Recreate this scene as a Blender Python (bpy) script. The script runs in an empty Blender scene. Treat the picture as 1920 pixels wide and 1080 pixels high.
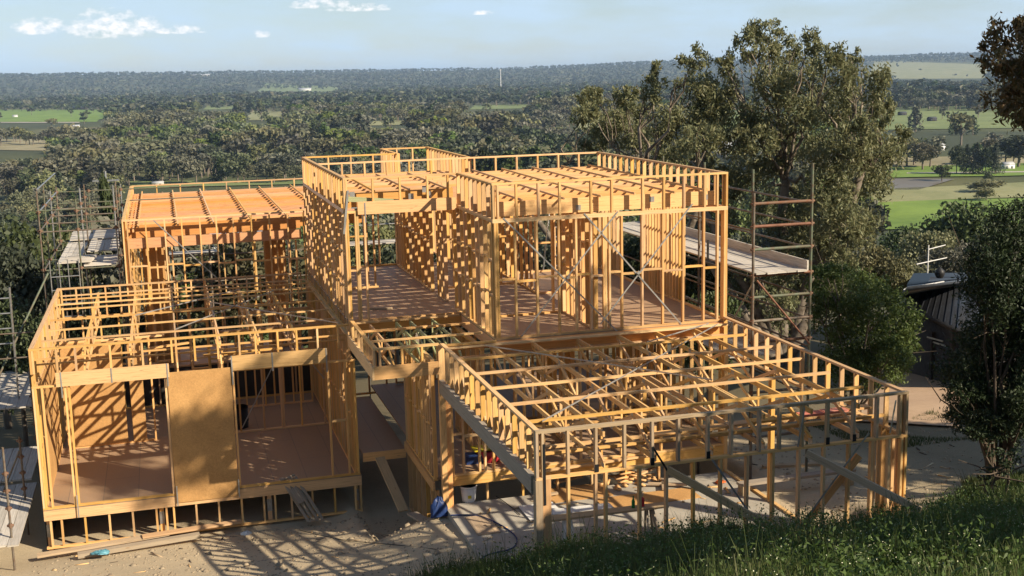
import bpy, math, random
import numpy as np
from mathutils import Matrix, Vector
R_ = math.radians
rnd = random.Random(7)
rng = np.random.default_rng(11)
sc = bpy.context.scene
COL = sc.collection

# ------------------------------------------------------------------ camera
CF, CROLL, CPITCH, CYAW = 2265.6, R_(-1.31), R_(10.09), R_(16.01)
CAM = np.array([-5.56, -18.18, 9.0])
fw = np.array([math.sin(CYAW)*math.cos(CPITCH), math.cos(CYAW)*math.cos(CPITCH), -math.sin(CPITCH)])
rt = np.array([math.cos(CYAW), -math.sin(CYAW), 0.0]); up = np.cross(rt, fw)
cr = math.cos(CROLL)*rt + math.sin(CROLL)*up
cu = -math.sin(CROLL)*rt + math.cos(CROLL)*up
cd = bpy.data.cameras.new('camera'); cam = bpy.data.objects.new('camera', cd); COL.objects.link(cam)
cd.sensor_fit = 'HORIZONTAL'; cd.sensor_width = 36.0; cd.lens = 36.0*CF/1920.0
cd.clip_start = 0.1; cd.clip_end = 60000
M = Matrix.Identity(4)
for i in range(3):
    M[i][0] = cr[i]; M[i][1] = cu[i]; M[i][2] = -fw[i]; M[i][3] = CAM[i]
cam.matrix_world = M
sc.camera = cam

# ------------------------------------------------------------------ light
SUN_AZ = Vector((0.70, -0.72))           # horizontal direction towards the sun
SUN_EL = R_(32)
wd = bpy.data.worlds.new('World'); sc.world = wd; wd.use_nodes = True
nt = wd.node_tree; nt.nodes.clear()
def N(nt, t, **k):
    n = nt.nodes.new(t)
    for a, b in k.items(): setattr(n, a, b)
    return n
out = N(nt, 'ShaderNodeOutputWorld'); bg = N(nt, 'ShaderNodeBackground'); bg.inputs[1].default_value = 0.064
sky = N(nt, 'ShaderNodeTexSky', sky_type='NISHITA'); sky.sun_disc = False
sky.sun_elevation = SUN_EL
sky.sun_rotation = math.atan2(SUN_AZ.x, SUN_AZ.y)
sky.altitude = 100; sky.air_density = 1.0; sky.dust_density = 0.4; sky.ozone_density = 2.0
tc = N(nt, 'ShaderNodeTexCoord'); sep = N(nt, 'ShaderNodeSeparateXYZ'); nt.links.new(tc.outputs['Generated'], sep.inputs[0])
def math_(nt, op, a, b=None, c=None, clamp=False):
    n = N(nt, 'ShaderNodeMath', operation=op); n.use_clamp = clamp
    for i, v in enumerate((a, b, c)):
        if v is None: continue
        if isinstance(v, (int, float)): n.inputs[i].default_value = v
        else: nt.links.new(v, n.inputs[i])
    return n.outputs[0]
az = math_(nt, 'ARCTAN2', sep.outputs[0], sep.outputs[1])      # azimuth from +Y
el = sep.outputs[2]
comb = N(nt, 'ShaderNodeCombineXYZ'); nt.links.new(math_(nt, 'MULTIPLY', az, 14.0), comb.inputs[0]); nt.links.new(math_(nt, 'MULTIPLY', el, 55.0), comb.inputs[1])
streak = N(nt, 'ShaderNodeTexNoise'); streak.inputs['Scale'].default_value = 0.55; streak.inputs['Detail'].default_value = 7; streak.inputs['Roughness'].default_value = 0.55
nt.links.new(comb.outputs[0], streak.inputs['Vector'])
puff = N(nt, 'ShaderNodeTexNoise'); puff.inputs['Scale'].default_value = 3.2; puff.inputs['Detail'].default_value = 8; puff.inputs['Roughness'].default_value = 0.6
comb2 = N(nt, 'ShaderNodeCombineXYZ'); nt.links.new(math_(nt, 'MULTIPLY', az, 30.0), comb2.inputs[0]); nt.links.new(math_(nt, 'MULTIPLY', el, 48.0), comb2.inputs[1]); nt.links.new(comb2.outputs[0], puff.inputs['Vector'])
thin = N(nt, 'ShaderNodeMapRange'); thin.inputs[1].default_value = 0.36; thin.inputs[2].default_value = 0.64; thin.inputs[3].default_value = 0.42; thin.inputs[4].default_value = 0.88
nt.links.new(streak.outputs[0], thin.inputs[0])
lowsky = N(nt, 'ShaderNodeMapRange'); lowsky.inputs[1].default_value = 0.12; lowsky.inputs[2].default_value = 0.45; lowsky.inputs[3].default_value = 1.0; lowsky.inputs[4].default_value = 0.12
nt.links.new(el, lowsky.inputs[0])
def cumulus(a0, e0, ra, re):
    """a small flat-bottomed cumulus centred on an azimuth and an elevation"""
    da = math_(nt, 'DIVIDE', math_(nt, 'SUBTRACT', az, a0), ra)
    de = math_(nt, 'SUBTRACT', el, e0)
    upw = math_(nt, 'DIVIDE', math_(nt, 'MAXIMUM', de, 0.0), re)
    dn = math_(nt, 'DIVIDE', math_(nt, 'MINIMUM', de, 0.0), re*0.28)
    d2 = math_(nt, 'ADD', math_(nt, 'ADD', math_(nt, 'MULTIPLY', da, da), math_(nt, 'MULTIPLY', upw, upw)), math_(nt, 'MULTIPLY', dn, dn))
    return math_(nt, 'SUBTRACT', 1.0, d2, clamp=True)
CL = [(75, 58, 60, 30), (205, 60, 95, 50), (335, 60, 60, 16), (137, 24, 12, 7), (489, 68, 24, 15), (600, 12, 70, 20), (670, 18, 80, 16), (905, 26, 34, 8), (260, 58, 60, 34)]
acc = None
for px, py, rw, rh in CL:
    d = fw*CF + cr*(px-960) - cu*(py-540); d = d/np.linalg.norm(d)
    m = cumulus(math.atan2(d[0], d[1]), float(d[2]), rw/CF, rh/CF)
    acc = m if acc is None else math_(nt, 'MAXIMUM', acc, m)
pm = N(nt, 'ShaderNodeMapRange'); pm.inputs[1].default_value = 0.42; pm.inputs[2].default_value = 0.95
nt.links.new(math_(nt, 'MULTIPLY', math_(nt, 'POWER', acc, 0.6), math_(nt, 'MULTIPLY_ADD', puff.outputs[0], 2.6, -0.55)), pm.inputs[0])
mix1 = N(nt, 'ShaderNodeMixRGB'); mix1.inputs[2].default_value = (6.0, 7.9, 9.9, 1)
nt.links.new(math_(nt, 'MULTIPLY', thin.outputs[0], lowsky.outputs[0]), mix1.inputs[0]); nt.links.new(sky.outputs[0], mix1.inputs[1])
mix2 = N(nt, 'ShaderNodeMixRGB'); mix2.inputs[2].default_value = (11.0, 10.9, 11.0, 1)
nt.links.new(pm.outputs[0], mix2.inputs[0]); nt.links.new(mix1.outputs[0], mix2.inputs[1])
nt.links.new(mix2.outputs[0], bg.inputs[0]); nt.links.new(bg.outputs[0], out.inputs[0])

sl = bpy.data.lights.new('sun', 'SUN'); sl.energy = 5.0; sl.angle = R_(0.5); sl.color = (1.0, 0.86, 0.66)
so = bpy.data.objects.new('sun', sl); COL.objects.link(so)
tosun = Vector((SUN_AZ.x*math.cos(SUN_EL), SUN_AZ.y*math.cos(SUN_EL), math.sin(SUN_EL))).normalized()
so.rotation_euler = tosun.to_track_quat('Z', 'Y').to_euler()
sc.view_settings.view_transform = 'Standard'; sc.view_settings.look = 'None'
sc.view_settings.exposure = 0.68; sc.view_settings.gamma = 1
sc.cycles.max_bounces = 6; sc.cycles.diffuse_bounces = 3; sc.cycles.transparent_max_bounces = 4
sc.cycles.volume_bounces = 0; sc.cycles.caustics_reflective = False; sc.cycles.caustics_refractive = False

# ------------------------------------------------------------------ helpers
def tag(o, label=None, cat=None, group=None, kind=None):
    if label: o['label'] = label
    if cat: o['category'] = cat
    if group: o['group'] = group
    if kind: o['kind'] = kind
    return o
def thing(name, loc, label, cat, group=None):
    o = bpy.data.objects.new(name, None); o.location = loc; o.empty_display_size = 0.2
    COL.objects.link(o); return tag(o, label, cat, group)
def W(o):
    v = Vector((0, 0, 0))
    while o: v += o.location; o = o.parent
    return v
def link(name, me, loc=(0, 0, 0), parent=None, mat=None, rot=None):
    o = bpy.data.objects.new(name, me); COL.objects.link(o)
    if mat is not None and not me.materials: me.materials.append(mat)
    l = Vector(loc)
    if parent is not None:
        o.parent = parent; l = l - W(parent)
    o.location = l
    if rot is not None: o.rotation_euler = rot
    return o
def group_part(name, parent, loc):
    o = bpy.data.objects.new(name, None); COL.objects.link(o); o.parent = parent
    o.location = Vector(loc) - W(parent); return o
def npmesh(name, V, F, mats, mi=None, smooth=False, uv=None):
    V = np.asarray(V, np.float32); F = np.asarray(F, np.int32); k = F.shape[1]
    me = bpy.data.meshes.new(name)
    me.vertices.add(len(V)); me.vertices.foreach_set('co', V.ravel())
    me.loops.add(F.size); me.loops.foreach_set('vertex_index', F.ravel())
    me.polygons.add(len(F)); me.polygons.foreach_set('loop_start', np.arange(0, F.size, k, dtype=np.int32))
    me.polygons.foreach_set('loop_total', np.full(len(F), k, np.int32))
    for m in (mats if isinstance(mats, (list, tuple)) else [mats]): me.materials.append(m)
    if mi is not None: me.polygons.foreach_set('material_index', np.asarray(mi, np.int32))
    if smooth: me.polygons.foreach_set('use_smooth', np.ones(len(F), bool))
    me.update(calc_edges=True)
    return me
BOX_F = [(0, 3, 2, 1), (4, 5, 6, 7), (0, 1, 5, 4), (1, 2, 6, 5), (2, 3, 7, 6), (3, 0, 4, 7)]
_cache = {}
def boxmesh(L, w, h, mat):
    """a length of timber, long axis on local X, small chamfer left off"""
    key = (round(L, 3), round(w, 3), round(h, 3), mat.name)
    if key in _cache: return _cache[key]
    v = [(x, y, z) for z in (-h/2, h/2) for x, y in ((0, -w/2), (L, -w/2), (L, w/2), (0, w/2))]
    me = bpy.data.meshes.new('box'); me.from_pydata(v, [], BOX_F)
    uv = me.uv_layers.new(name='UVMap')
    for p in me.polygons:
        for li in p.loop_indices:
            c = me.vertices[me.loops[li].vertex_index].co
            n = p.normal
            if abs(n.x) > .5: uv.data[li].uv = (c.y*0.3, c.z)
            elif abs(n.y) > .5: uv.data[li].uv = (c.x, c.z)
            else: uv.data[li].uv = (c.x, c.y+0.5)
    me.materials.append(mat); _cache[key] = me
    return me
def beam(name, a, b, w, h, mat, parent=None, roll=None):
    """rectangular member from a to b; w is measured level and across, h is the other side"""
    a = Vector(a); b = Vector(b); d = b-a; L = d.length; x = d.normalized()
    if abs(x.z) > 0.999:
        y = Vector((1, 0, 0)); z = x.cross(y)
    else:
        y = Vector((0, 0, 1)).cross(x).normalized(); z = x.cross(y)
    m = Matrix((x, y, z)).transposed()
    o = link(name, boxmesh(L, w, h, mat), a, parent)
    e = m.to_euler(); o.rotation_euler = e
    return o
def bx(name, x0, x1, y0, y1, z0, z1, mat, parent=None):
    """axis-aligned member between the two corners, grain along its longest side"""
    dx, dy, dz = x1-x0, y1-y0, z1-z0
    cx, cy, cz = (x0+x1)/2, (y0+y1)/2, (z0+z1)/2
    if dz >= dx and dz >= dy:
        o = link(name, boxmesh(dz, dy, dx, mat), (cx, cy, z0), parent); o.rotation_euler = (0, -math.pi/2, 0)
    elif dx >= dy:
        o = link(name, boxmesh(dx, dy, dz, mat), (x0, cy, cz), parent)
    else:
        o = link(name, boxmesh(dy, dx, dz, mat), (cx, y0, cz), parent); o.rotation_euler = (0, 0, math.pi/2)
    return o
def tube_np(pts, radii, seg=7):
    pts = [np.array(p, float) for p in pts]; V = []; F = []
    for i, p in enumerate(pts):
        d = pts[min(i+1, len(pts)-1)]-pts[max(i-1, 0)]; d = d/(np.linalg.norm(d)+1e-9)
        a = np.cross(d, [0, 0, 1]) if abs(d[2]) < .9 else np.cross(d, [1, 0, 0]); a /= np.linalg.norm(a); b = np.cross(d, a)
        for k in range(seg):
            t = 2*math.pi*k/seg; V.append(p+radii[i]*(math.cos(t)*a+math.sin(t)*b))
    for i in range(len(pts)-1):
        for k in range(seg):
            F.append((i*seg+k, i*seg+(k+1) % seg, (i+1)*seg+(k+1) % seg, (i+1)*seg+k))
    return np.array(V), np.array(F)
class Acc:
    """collects numpy quads with material indices into one mesh"""
    def __init__(s): s.V = []; s.F = []; s.M = []; s.n = 0
    def add(s, V, F, m=0):
        V = np.asarray(V, float); F = np.asarray(F, int)
        s.V.append(V); s.F.append(F+s.n); s.M.append(np.full(len(F), m)); s.n += len(V)
    def box(s, x0, x1, y0, y1, z0, z1, m=0):
        s.add([(x, y, z) for z in (z0, z1) for x, y in ((x0, y0), (x1, y0), (x1, y1), (x0, y1))], BOX_F, m)
    def tube(s, pts, radii, m=0, seg=7):
        V, F = tube_np(pts, radii, seg); s.add(V, F, m)
    def mesh(s, name, mats, smooth=False):
        return npmesh(name, np.concatenate(s.V), np.concatenate(s.F), mats, np.concatenate(s.M), smooth)
def pipe(name, a, b, r, mat, parent=None, seg=8):
    a = Vector(a); b = Vector(b)
    V, F = tube_np([(0, 0, 0), tuple(b-a)], [r, r], seg)
    n = len(V); 
    me = npmesh(name, V, F, mat, smooth=True)
    return link(name, me, a, parent)

# ------------------------------------------------------------------ materials
def mat(name, rough=0.8):
    m = bpy.data.materials.new(name); m.use_nodes = True; nt = m.node_tree
    b = nt.nodes['Principled BSDF']; b.inputs['Roughness'].default_value = rough
    b.inputs['Specular IOR Level'].default_value = 0.3
    return m, nt, b
def ramp(nt, fac, stops):
    r = N(nt, 'ShaderNodeValToRGB'); e = r.color_ramp.elements
    while len(e) < len(stops): e.new(0.5)
    for i, (p, c) in enumerate(stops): e[i].position = p; e[i].color = (*c, 1)
    nt.links.new(fac, r.inputs[0]); return r.outputs[0]
def noise(nt, vec, scale, detail=4, rough=0.55, dist=0.0):
    n = N(nt, 'ShaderNodeTexNoise'); n.inputs['Scale'].default_value = scale; n.inputs['Detail'].default_value = detail
    n.inputs['Roughness'].default_value = rough; n.inputs['Distortion'].default_value = dist
    if vec is not None: nt.links.new(vec, n.inputs['Vector'])
    return n.outputs[0]
def mixc(nt, f, a, b, mode='MIX'):
    n = N(nt, 'ShaderNodeMixRGB', blend_type=mode)
    for i, v in enumerate((f, a, b)):
        if isinstance(v, (int, float)): n.inputs[i].default_value = v
        elif isinstance(v, tuple): n.inputs[i].default_value = (*v, 1)
        else: nt.links.new(v, n.inputs[i])
    return n.outputs[0]
def bump(nt, b, h, s=0.3, d=0.02):
    n = N(nt, 'ShaderNodeBump'); n.inputs['Strength'].default_value = s; n.inputs['Distance'].default_value = d
    nt.links.new(h, n.inputs['Height']); nt.links.new(n.outputs[0], b.inputs['Normal'])
def timber(name, base, dark, var=0.16):
    m, nt, b = mat(name, 0.75)
    tcn = N(nt, 'ShaderNodeTexCoord'); oi = N(nt, 'ShaderNodeObjectInfo')
    mp = N(nt, 'ShaderNodeMapping'); mp.inputs['Scale'].default_value = (1.1, 26, 26)
    off = N(nt, 'ShaderNodeVectorMath', operation='ADD')
    cm = N(nt, 'ShaderNodeCombineXYZ'); nt.links.new(math_(nt, 'MULTIPLY', oi.outputs['Random'], 37.0), cm.inputs[0]); nt.links.new(math_(nt, 'MULTIPLY', oi.outputs['Random'], 11.0), cm.inputs[1])
    nt.links.new(tcn.outputs['UV'], off.inputs[0]); nt.links.new(cm.outputs[0], off.inputs[1]); nt.links.new(off.outputs[0], mp.inputs[0])
    g = noise(nt, mp.outputs[0], 1.6, 5, 0.6, 0.6)
    c = ramp(nt, g, [(0.28, dark), (0.5, base), (0.8, tuple(min(1, x*1.12) for x in base))])
    # knots: sparse small dark spots along the grain
    mp2 = N(nt, 'ShaderNodeMapping'); mp2.inputs['Scale'].default_value = (2.2, 9, 9); nt.links.new(off.outputs[0], mp2.inputs[0])
    vo = N(nt, 'ShaderNodeTexVoronoi'); vo.inputs['Scale'].default_value = 1.0; nt.links.new(mp2.outputs[0], vo.inputs['Vector'])
    kn = N(nt, 'ShaderNodeMapRange'); kn.inputs[1].default_value = 0.05; kn.inputs[2].default_value = 0.14; kn.inputs[3].default_value = 0.55; kn.inputs[4].default_value = 0.0
    nt.links.new(vo.outputs['Distance'], kn.inputs[0])
    c = mixc(nt, kn.outputs[0], c, (0.22, 0.11, 0.045))
    hs = N(nt, 'ShaderNodeHueSaturation'); nt.links.new(c, hs.inputs['Color'])
    nt.links.new(math_(nt, 'MULTIPLY_ADD', oi.outputs['Random'], var*2, 1-var), hs.inputs['Value'])
    nt.links.new(math_(nt, 'MULTIPLY_ADD', math_(nt, 'FRACT', math_(nt, 'MULTIPLY', oi.outputs['Random'], 7.3)), 0.01, 0.495), hs.inputs['Hue'])
    nt.links.new(math_(nt, 'MULTIPLY_ADD', math_(nt, 'FRACT', math_(nt, 'MULTIPLY', oi.outputs['Random'], 3.7)), 0.25, 0.86), hs.inputs['Saturation'])
    nt.links.new(hs.outputs[0], b.inputs['Base Color']); bump(nt, b, g, 0.25, 0.004)
    return m
PINE = timber('pine_timber', (0.67, 0.405, 0.165), (0.48, 0.26, 0.09), 0.2)
LVL = timber('laminated_timber', (0.66, 0.36, 0.145), (0.50, 0.25, 0.09), 0.16)
ORL = timber('orange_laminated_timber', (0.64, 0.315, 0.13), (0.46, 0.20, 0.075), 0.18)
OLDSHADEPINE = timber('weathered_and_shaded_timber', (0.44, 0.32, 0.19), (0.28, 0.2, 0.115))  # old boards; its grey also carries the shade on the garage front parapet
GREYBEAM = timber('grey_timber', (0.34, 0.28, 0.21), (0.24, 0.19, 0.14))
GREENPINE = timber('green_treated_timber', (0.40, 0.42, 0.22), (0.28, 0.3, 0.15))
REDPINE = timber('red_primed_timber', (0.55, 0.20, 0.13), (0.42, 0.14, 0.09))
def plain(name, col, rough=0.7, metal=0.0, var=None, scale=6.0, col2=None):
    m, nt, b = mat(name, rough); b.inputs['Metallic'].default_value = metal
    tcn = N(nt, 'ShaderNodeTexCoord')
    f = noise(nt, tcn.outputs['Object'], scale, 5, 0.6)
    c2 = col2 or tuple(x*0.65 for x in col)
    nt.links.new(ramp(nt, f, [(0.35, c2), (0.6, col)]), b.inputs['Base Color'])
    return m
GALV = plain('galvanised_steel', (0.42, 0.43, 0.43), 0.45, 0.75, scale=9)
STRAP = plain('steel_strap', (0.50, 0.50, 0.49), 0.4, 0.6, scale=3)
RUST = plain('rusty_steel', (0.20, 0.13, 0.09), 0.8, 0.2, scale=7, col2=(0.20, 0.09, 0.05))
SCAF = plain('scaffold_steel', (0.19, 0.17, 0.14), 0.65, 0.3, scale=5, col2=(0.14, 0.09, 0.06))
SCAFG = plain('scaffold_green_paint', (0.13, 0.16, 0.11), 0.65, 0.1, scale=5, col2=(0.13, 0.09, 0.06))
SCAFR = plain('scaffold_red_paint', (0.23, 0.11, 0.07), 0.7, 0.1, scale=4)
ALU = plain('aluminium', (0.62, 0.63, 0.64), 0.35, 0.8, scale=4)
WHITE = plain('white_paint', (0.74, 0.73, 0.70), 0.6, scale=3, col2=(0.62, 0.61, 0.58))
OFFW = plain('cream_wall', (0.52, 0.49, 0.42), 0.8, scale=0.5, col2=(0.42, 0.39, 0.33))
BLACKP = plain('black_plastic', (0.02, 0.02, 0.022), 0.5)
BLUE = plain('blue_tarp', (0.02, 0.045, 0.15), 0.45, scale=12)
LBLUE = plain('pale_blue_plastic', (0.12, 0.32, 0.40), 0.45)
YEL = plain('yellow_plastic', (0.62, 0.50, 0.03), 0.45)
REDP = plain('red_plastic', (0.45, 0.03, 0.04), 0.45)
GREENG = plain('green_glass', (0.02, 0.22, 0.05), 0.1)
CONC = plain('concrete_slab', (0.40, 0.37, 0.31), 0.85, scale=1.6, col2=(0.31, 0.28, 0.23))
DARKB = plain('shade_dark_foundation', (0.05, 0.045, 0.04), 0.9, scale=2)  # near-black, so the shade behind the rooms sits in the wall colour
# oriented strand board / ply panels
m, nt, b = mat('ply_panel', 0.75); OSB = m
t = N(nt, 'ShaderNodeTexCoord'); g1 = noise(nt, t.outputs['Object'], 22, 5, 0.7, 1.0); g2 = noise(nt, t.outputs['Object'], 1.3, 3)
nt.links.new(mixc(nt, 0.4, ramp(nt, g1, [(0.3, (0.32, 0.175, 0.065)), (0.65, (0.60, 0.34, 0.13))]), ramp(nt, g2, [(0.35, (0.40, 0.22, 0.08)), (0.65, (0.60, 0.35, 0.135))])), b.inputs['Base Color'])
# red-brown particleboard flooring with sheet joints
m, nt, b = mat('particleboard_floor', 0.6); FLOOR = m
t = N(nt, 'ShaderNodeTexCoord'); br = N(nt, 'ShaderNodeTexBrick'); br.offset = 0.5
br.inputs['Scale'].default_value = 1.0; br.inputs['Brick Width'].default_value = 3.6; br.inputs['Row Height'].default_value = 0.8; br.inputs['Mortar Size'].default_value = 0.009
br.inputs['Color1'].default_value = (0.31, 0.175, 0.085, 1); br.inputs['Color2'].default_value = (0.26, 0.145, 0.07, 1); br.inputs['Mortar'].default_value = (0.09, 0.055, 0.04, 1)
nt.links.new(t.outputs['Object'], br.inputs['Vector'])
f1 = noise(nt, t.outputs['Object'], 1.2, 5, 0.6); f2 = noise(nt, t.outputs['Object'], 60, 2)
nt.links.new(mixc(nt, math_(nt, 'MULTIPLY', f1, 0.5), mixc(nt, 0.14, br.outputs[0], f2), (0.38, 0.26, 0.14)), b.inputs['Base Color'])
# plank decks of the scaffold
m, nt, b = mat('deck_boards', 0.8); DECK = m
t = N(nt, 'ShaderNodeTexCoord'); oi = N(nt, 'ShaderNodeObjectInfo'); mp = N(nt, 'ShaderNodeMapping'); mp.inputs['Scale'].default_value = (1, 14, 14); nt.links.new(t.outputs['UV'], mp.inputs[0])
g1 = noise(nt, mp.outputs[0], 1.5, 5, 0.65)
hs = N(nt, 'ShaderNodeHueSaturation'); nt.links.new(ramp(nt, g1, [(0.3, (0.36, 0.33, 0.28)), (0.65, (0.62, 0.57, 0.50))]), hs.inputs['Color'])
nt.links.new(math_(nt, 'MULTIPLY_ADD', oi.outputs['Random'], 0.35, 0.8), hs.inputs['Value']); nt.links.new(hs.outputs[0], b.inputs['Base Color'])

def leafmat(name, cols, trans=0.32, rough=0.55, objvar=0.0):
    m, nt, b = mat(name, rough)
    ge = N(nt, 'ShaderNodeNewGeometry')
    rr = ramp(nt, ge.outputs['Random Per Island'], [(i/(len(cols)-1), c) for i, c in enumerate(cols)])
    tcn = N(nt, 'ShaderNodeTexCoord')
    nz = noise(nt, ge.outputs['Position'], 0.5 if objvar == 0 else 0.06, 3)
    col = mixc(nt, 0.45, rr, ramp(nt, nz, [(0.35, cols[0]), (0.65, cols[-1])]))
    if objvar:
        oi = N(nt, 'ShaderNodeObjectInfo'); hs = N(nt, 'ShaderNodeHueSaturation'); nt.links.new(col, hs.inputs['Color'])
        at_ = N(nt, 'ShaderNodeAttribute'); at_.attribute_name = 'tint'; tint = math_(nt, 'FRACT', math_(nt, 'ADD', oi.outputs['Random'], at_.outputs['Fac']))
        nt.links.new(math_(nt, 'MULTIPLY_ADD', tint, objvar*2, 1-objvar), hs.inputs['Value'])
        nt.links.new(math_(nt, 'MULTIPLY_ADD', math_(nt, 'FRACT', math_(nt, 'MULTIPLY', tint, 5.7)), 0.05, 0.475), hs.inputs['Hue'])
        nt.links.new(math_(nt, 'MULTIPLY_ADD', math_(nt, 'FRACT', math_(nt, 'MULTIPLY', tint, 9.1)), 0.7, 0.55), hs.inputs['Saturation'])
        col = hs.outputs[0]
    nt.links.new(col, b.inputs['Base Color'])
    tr = N(nt, 'ShaderNodeBsdfTranslucent'); nt.links.new(col, tr.inputs[0]); mx = N(nt, 'ShaderNodeMixShader'); mx.inputs[0].default_value = trans
    nt.links.new(b.outputs[0], mx.inputs[1]); nt.links.new(tr.outputs[0], mx.inputs[2])
    nt.links.new(mx.outputs[0], nt.nodes['Material Output'].inputs[0])
    return m
EUC = leafmat('gum_leaves', [(0.13, 0.145, 0.068), (0.20, 0.205, 0.10), (0.27, 0.23, 0.115), (0.19, 0.21, 0.11)])
EUCR = leafmat('reddish_gum_leaves', [(0.08, 0.07, 0.03), (0.18, 0.10, 0.045), (0.25, 0.12, 0.05), (0.12, 0.12, 0.05)])
SHRUB = leafmat('shrub_leaves', [(0.05, 0.085, 0.022), (0.10, 0.14, 0.036), (0.155, 0.19, 0.052)])
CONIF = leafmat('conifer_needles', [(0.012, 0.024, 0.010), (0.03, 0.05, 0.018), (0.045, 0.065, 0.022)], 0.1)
WOOD = leafmat('woodland_leaves', [(0.10, 0.11, 0.055), (0.145, 0.145, 0.078), (0.175, 0.165, 0.092)], 0.2, objvar=0.42)
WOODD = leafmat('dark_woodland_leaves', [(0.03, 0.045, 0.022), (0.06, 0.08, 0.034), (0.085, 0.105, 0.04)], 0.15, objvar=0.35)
WOODG = leafmat('green_woodland_leaves', [(0.08, 0.11, 0.035), (0.13, 0.17, 0.05), (0.17, 0.20, 0.065)], 0.2, objvar=0.3)
GRASSM = leafmat('grass_blades', [(0.035, 0.07, 0.014), (0.065, 0.11, 0.022), (0.10, 0.135, 0.035), (0.15, 0.145, 0.07)], 0.3)
WEEDM = leafmat('weed_leaves', [(0.04, 0.075, 0.016), (0.07, 0.12, 0.025), (0.11, 0.155, 0.04)], 0.3)
FLOWER = plain('small_flowers', (0.62, 0.62, 0.45), 0.6, scale=2, col2=(0.5, 0.5, 0.3))
BARK = plain('gum_bark', (0.24, 0.20, 0.16), 0.9, scale=3, col2=(0.09, 0.07, 0.05))
BARKD = plain('dark_bark', (0.10, 0.075, 0.055), 0.9, scale=3)

# terrain material: dirt yard near the house, grass on the banks, paddocks and bush floor beyond
m, nt, b = mat('terrain_ground', 0.95); GROUND = m
ge = N(nt, 'ShaderNodeNewGeometry'); P = ge.outputs['Position']; sp = N(nt, 'ShaderNodeSeparateXYZ'); nt.links.new(P, sp.inputs[0])
n1 = noise(nt, P, 0.35, 6, 0.6); n2 = noise(nt, P, 6.0, 6, 0.7); n3 = noise(nt, P, 0.004, 4); n4 = noise(nt, P, 0.0013, 3, 0.5, 0.4); n5 = noise(nt, P, 40, 4, 0.7)
dirt = mixc(nt, n2, ramp(nt, n1, [(0.35, (0.32, 0.26, 0.175)), (0.6, (0.55, 0.445, 0.29))]), ramp(nt, n5, [(0.3, (0.29, 0.235, 0.16)), (0.7, (0.61, 0.50, 0.34))]))
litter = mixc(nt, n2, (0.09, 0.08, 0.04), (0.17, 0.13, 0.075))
green = mixc(nt, n2, (0.05, 0.08, 0.02), (0.10, 0.11, 0.035))
farc = ramp(nt, n3, [(0.38, (0.045, 0.055, 0.024)), (0.52, (0.075, 0.085, 0.03)), (0.62, (0.15, 0.14, 0.06)), (0.72, (0.10, 0.14, 0.035))])
farc = mixc(nt, ramp(nt, n4, [(0.45, (0, 0, 0)), (0.6, (1, 1, 1))]), farc, (0.05, 0.06, 0.026))
def mr(val, a, b_):
    n = N(nt, 'ShaderNodeMapRange'); n.inputs[1].default_value = a; n.inputs[2].default_value = b_; nt.links.new(val, n.inputs[0]); return n.outputs[0]
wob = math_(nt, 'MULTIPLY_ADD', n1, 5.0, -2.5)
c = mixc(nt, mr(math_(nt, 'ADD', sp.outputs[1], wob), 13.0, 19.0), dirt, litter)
c = mixc(nt, math_(nt, 'MULTIPLY', mr(math_(nt, 'ADD', sp.outputs[0], wob), 9.0, 12.5), 0.7), c, litter)
c = mixc(nt, mr(math_(nt, 'MULTIPLY_ADD', wob, -0.25, math_(nt, 'MULTIPLY', sp.outputs[1], -1.0)), 0.1, 0.7), c, green)
c = mixc(nt, mr(sp.outputs[1], 60.0, 160.0), c, farc)
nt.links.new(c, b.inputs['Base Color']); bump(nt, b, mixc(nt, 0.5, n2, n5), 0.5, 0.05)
def fieldmat(name, a, b_, sc_=0.02):
    m, nt, b = mat(name, 0.95); ge = N(nt, 'ShaderNodeNewGeometry')
    f = noise(nt, ge.outputs['Position'], sc_, 6, 0.65); f2 = noise(nt, ge.outputs['Position'], sc_*12, 3, 0.7)
    nt.links.new(ramp(nt, mixc(nt, 0.3, f, f2), [(0.35, a), (0.62, b_)]), b.inputs['Base Color']); return m
F_GREEN = fieldmat('lush_pasture', (0.10, 0.17, 0.03), (0.19, 0.28, 0.05))
F_PALE = fieldmat('pale_pasture', (0.17, 0.19, 0.08), (0.30, 0.29, 0.15))
F_TAN = fieldmat('dry_pasture', (0.20, 0.18, 0.10), (0.33, 0.29, 0.17))
F_MUTE = fieldmat('muted_pasture', (0.13, 0.17, 0.06), (0.20, 0.24, 0.09))
F_ROAD = fieldmat('gravel_road', (0.34, 0.31, 0.26), (0.46, 0.42, 0.36), 0.3)
F_CLAY = fieldmat('orange_clay', (0.38, 0.25, 0.16), (0.50, 0.35, 0.23), 0.5)
m, nt, b = mat('pond_water', 0.35); WATER = m; b.inputs['Base Color'].default_value = (0.17, 0.145, 0.11, 1); b.inputs['Specular IOR Level'].default_value = 0.15

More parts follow.
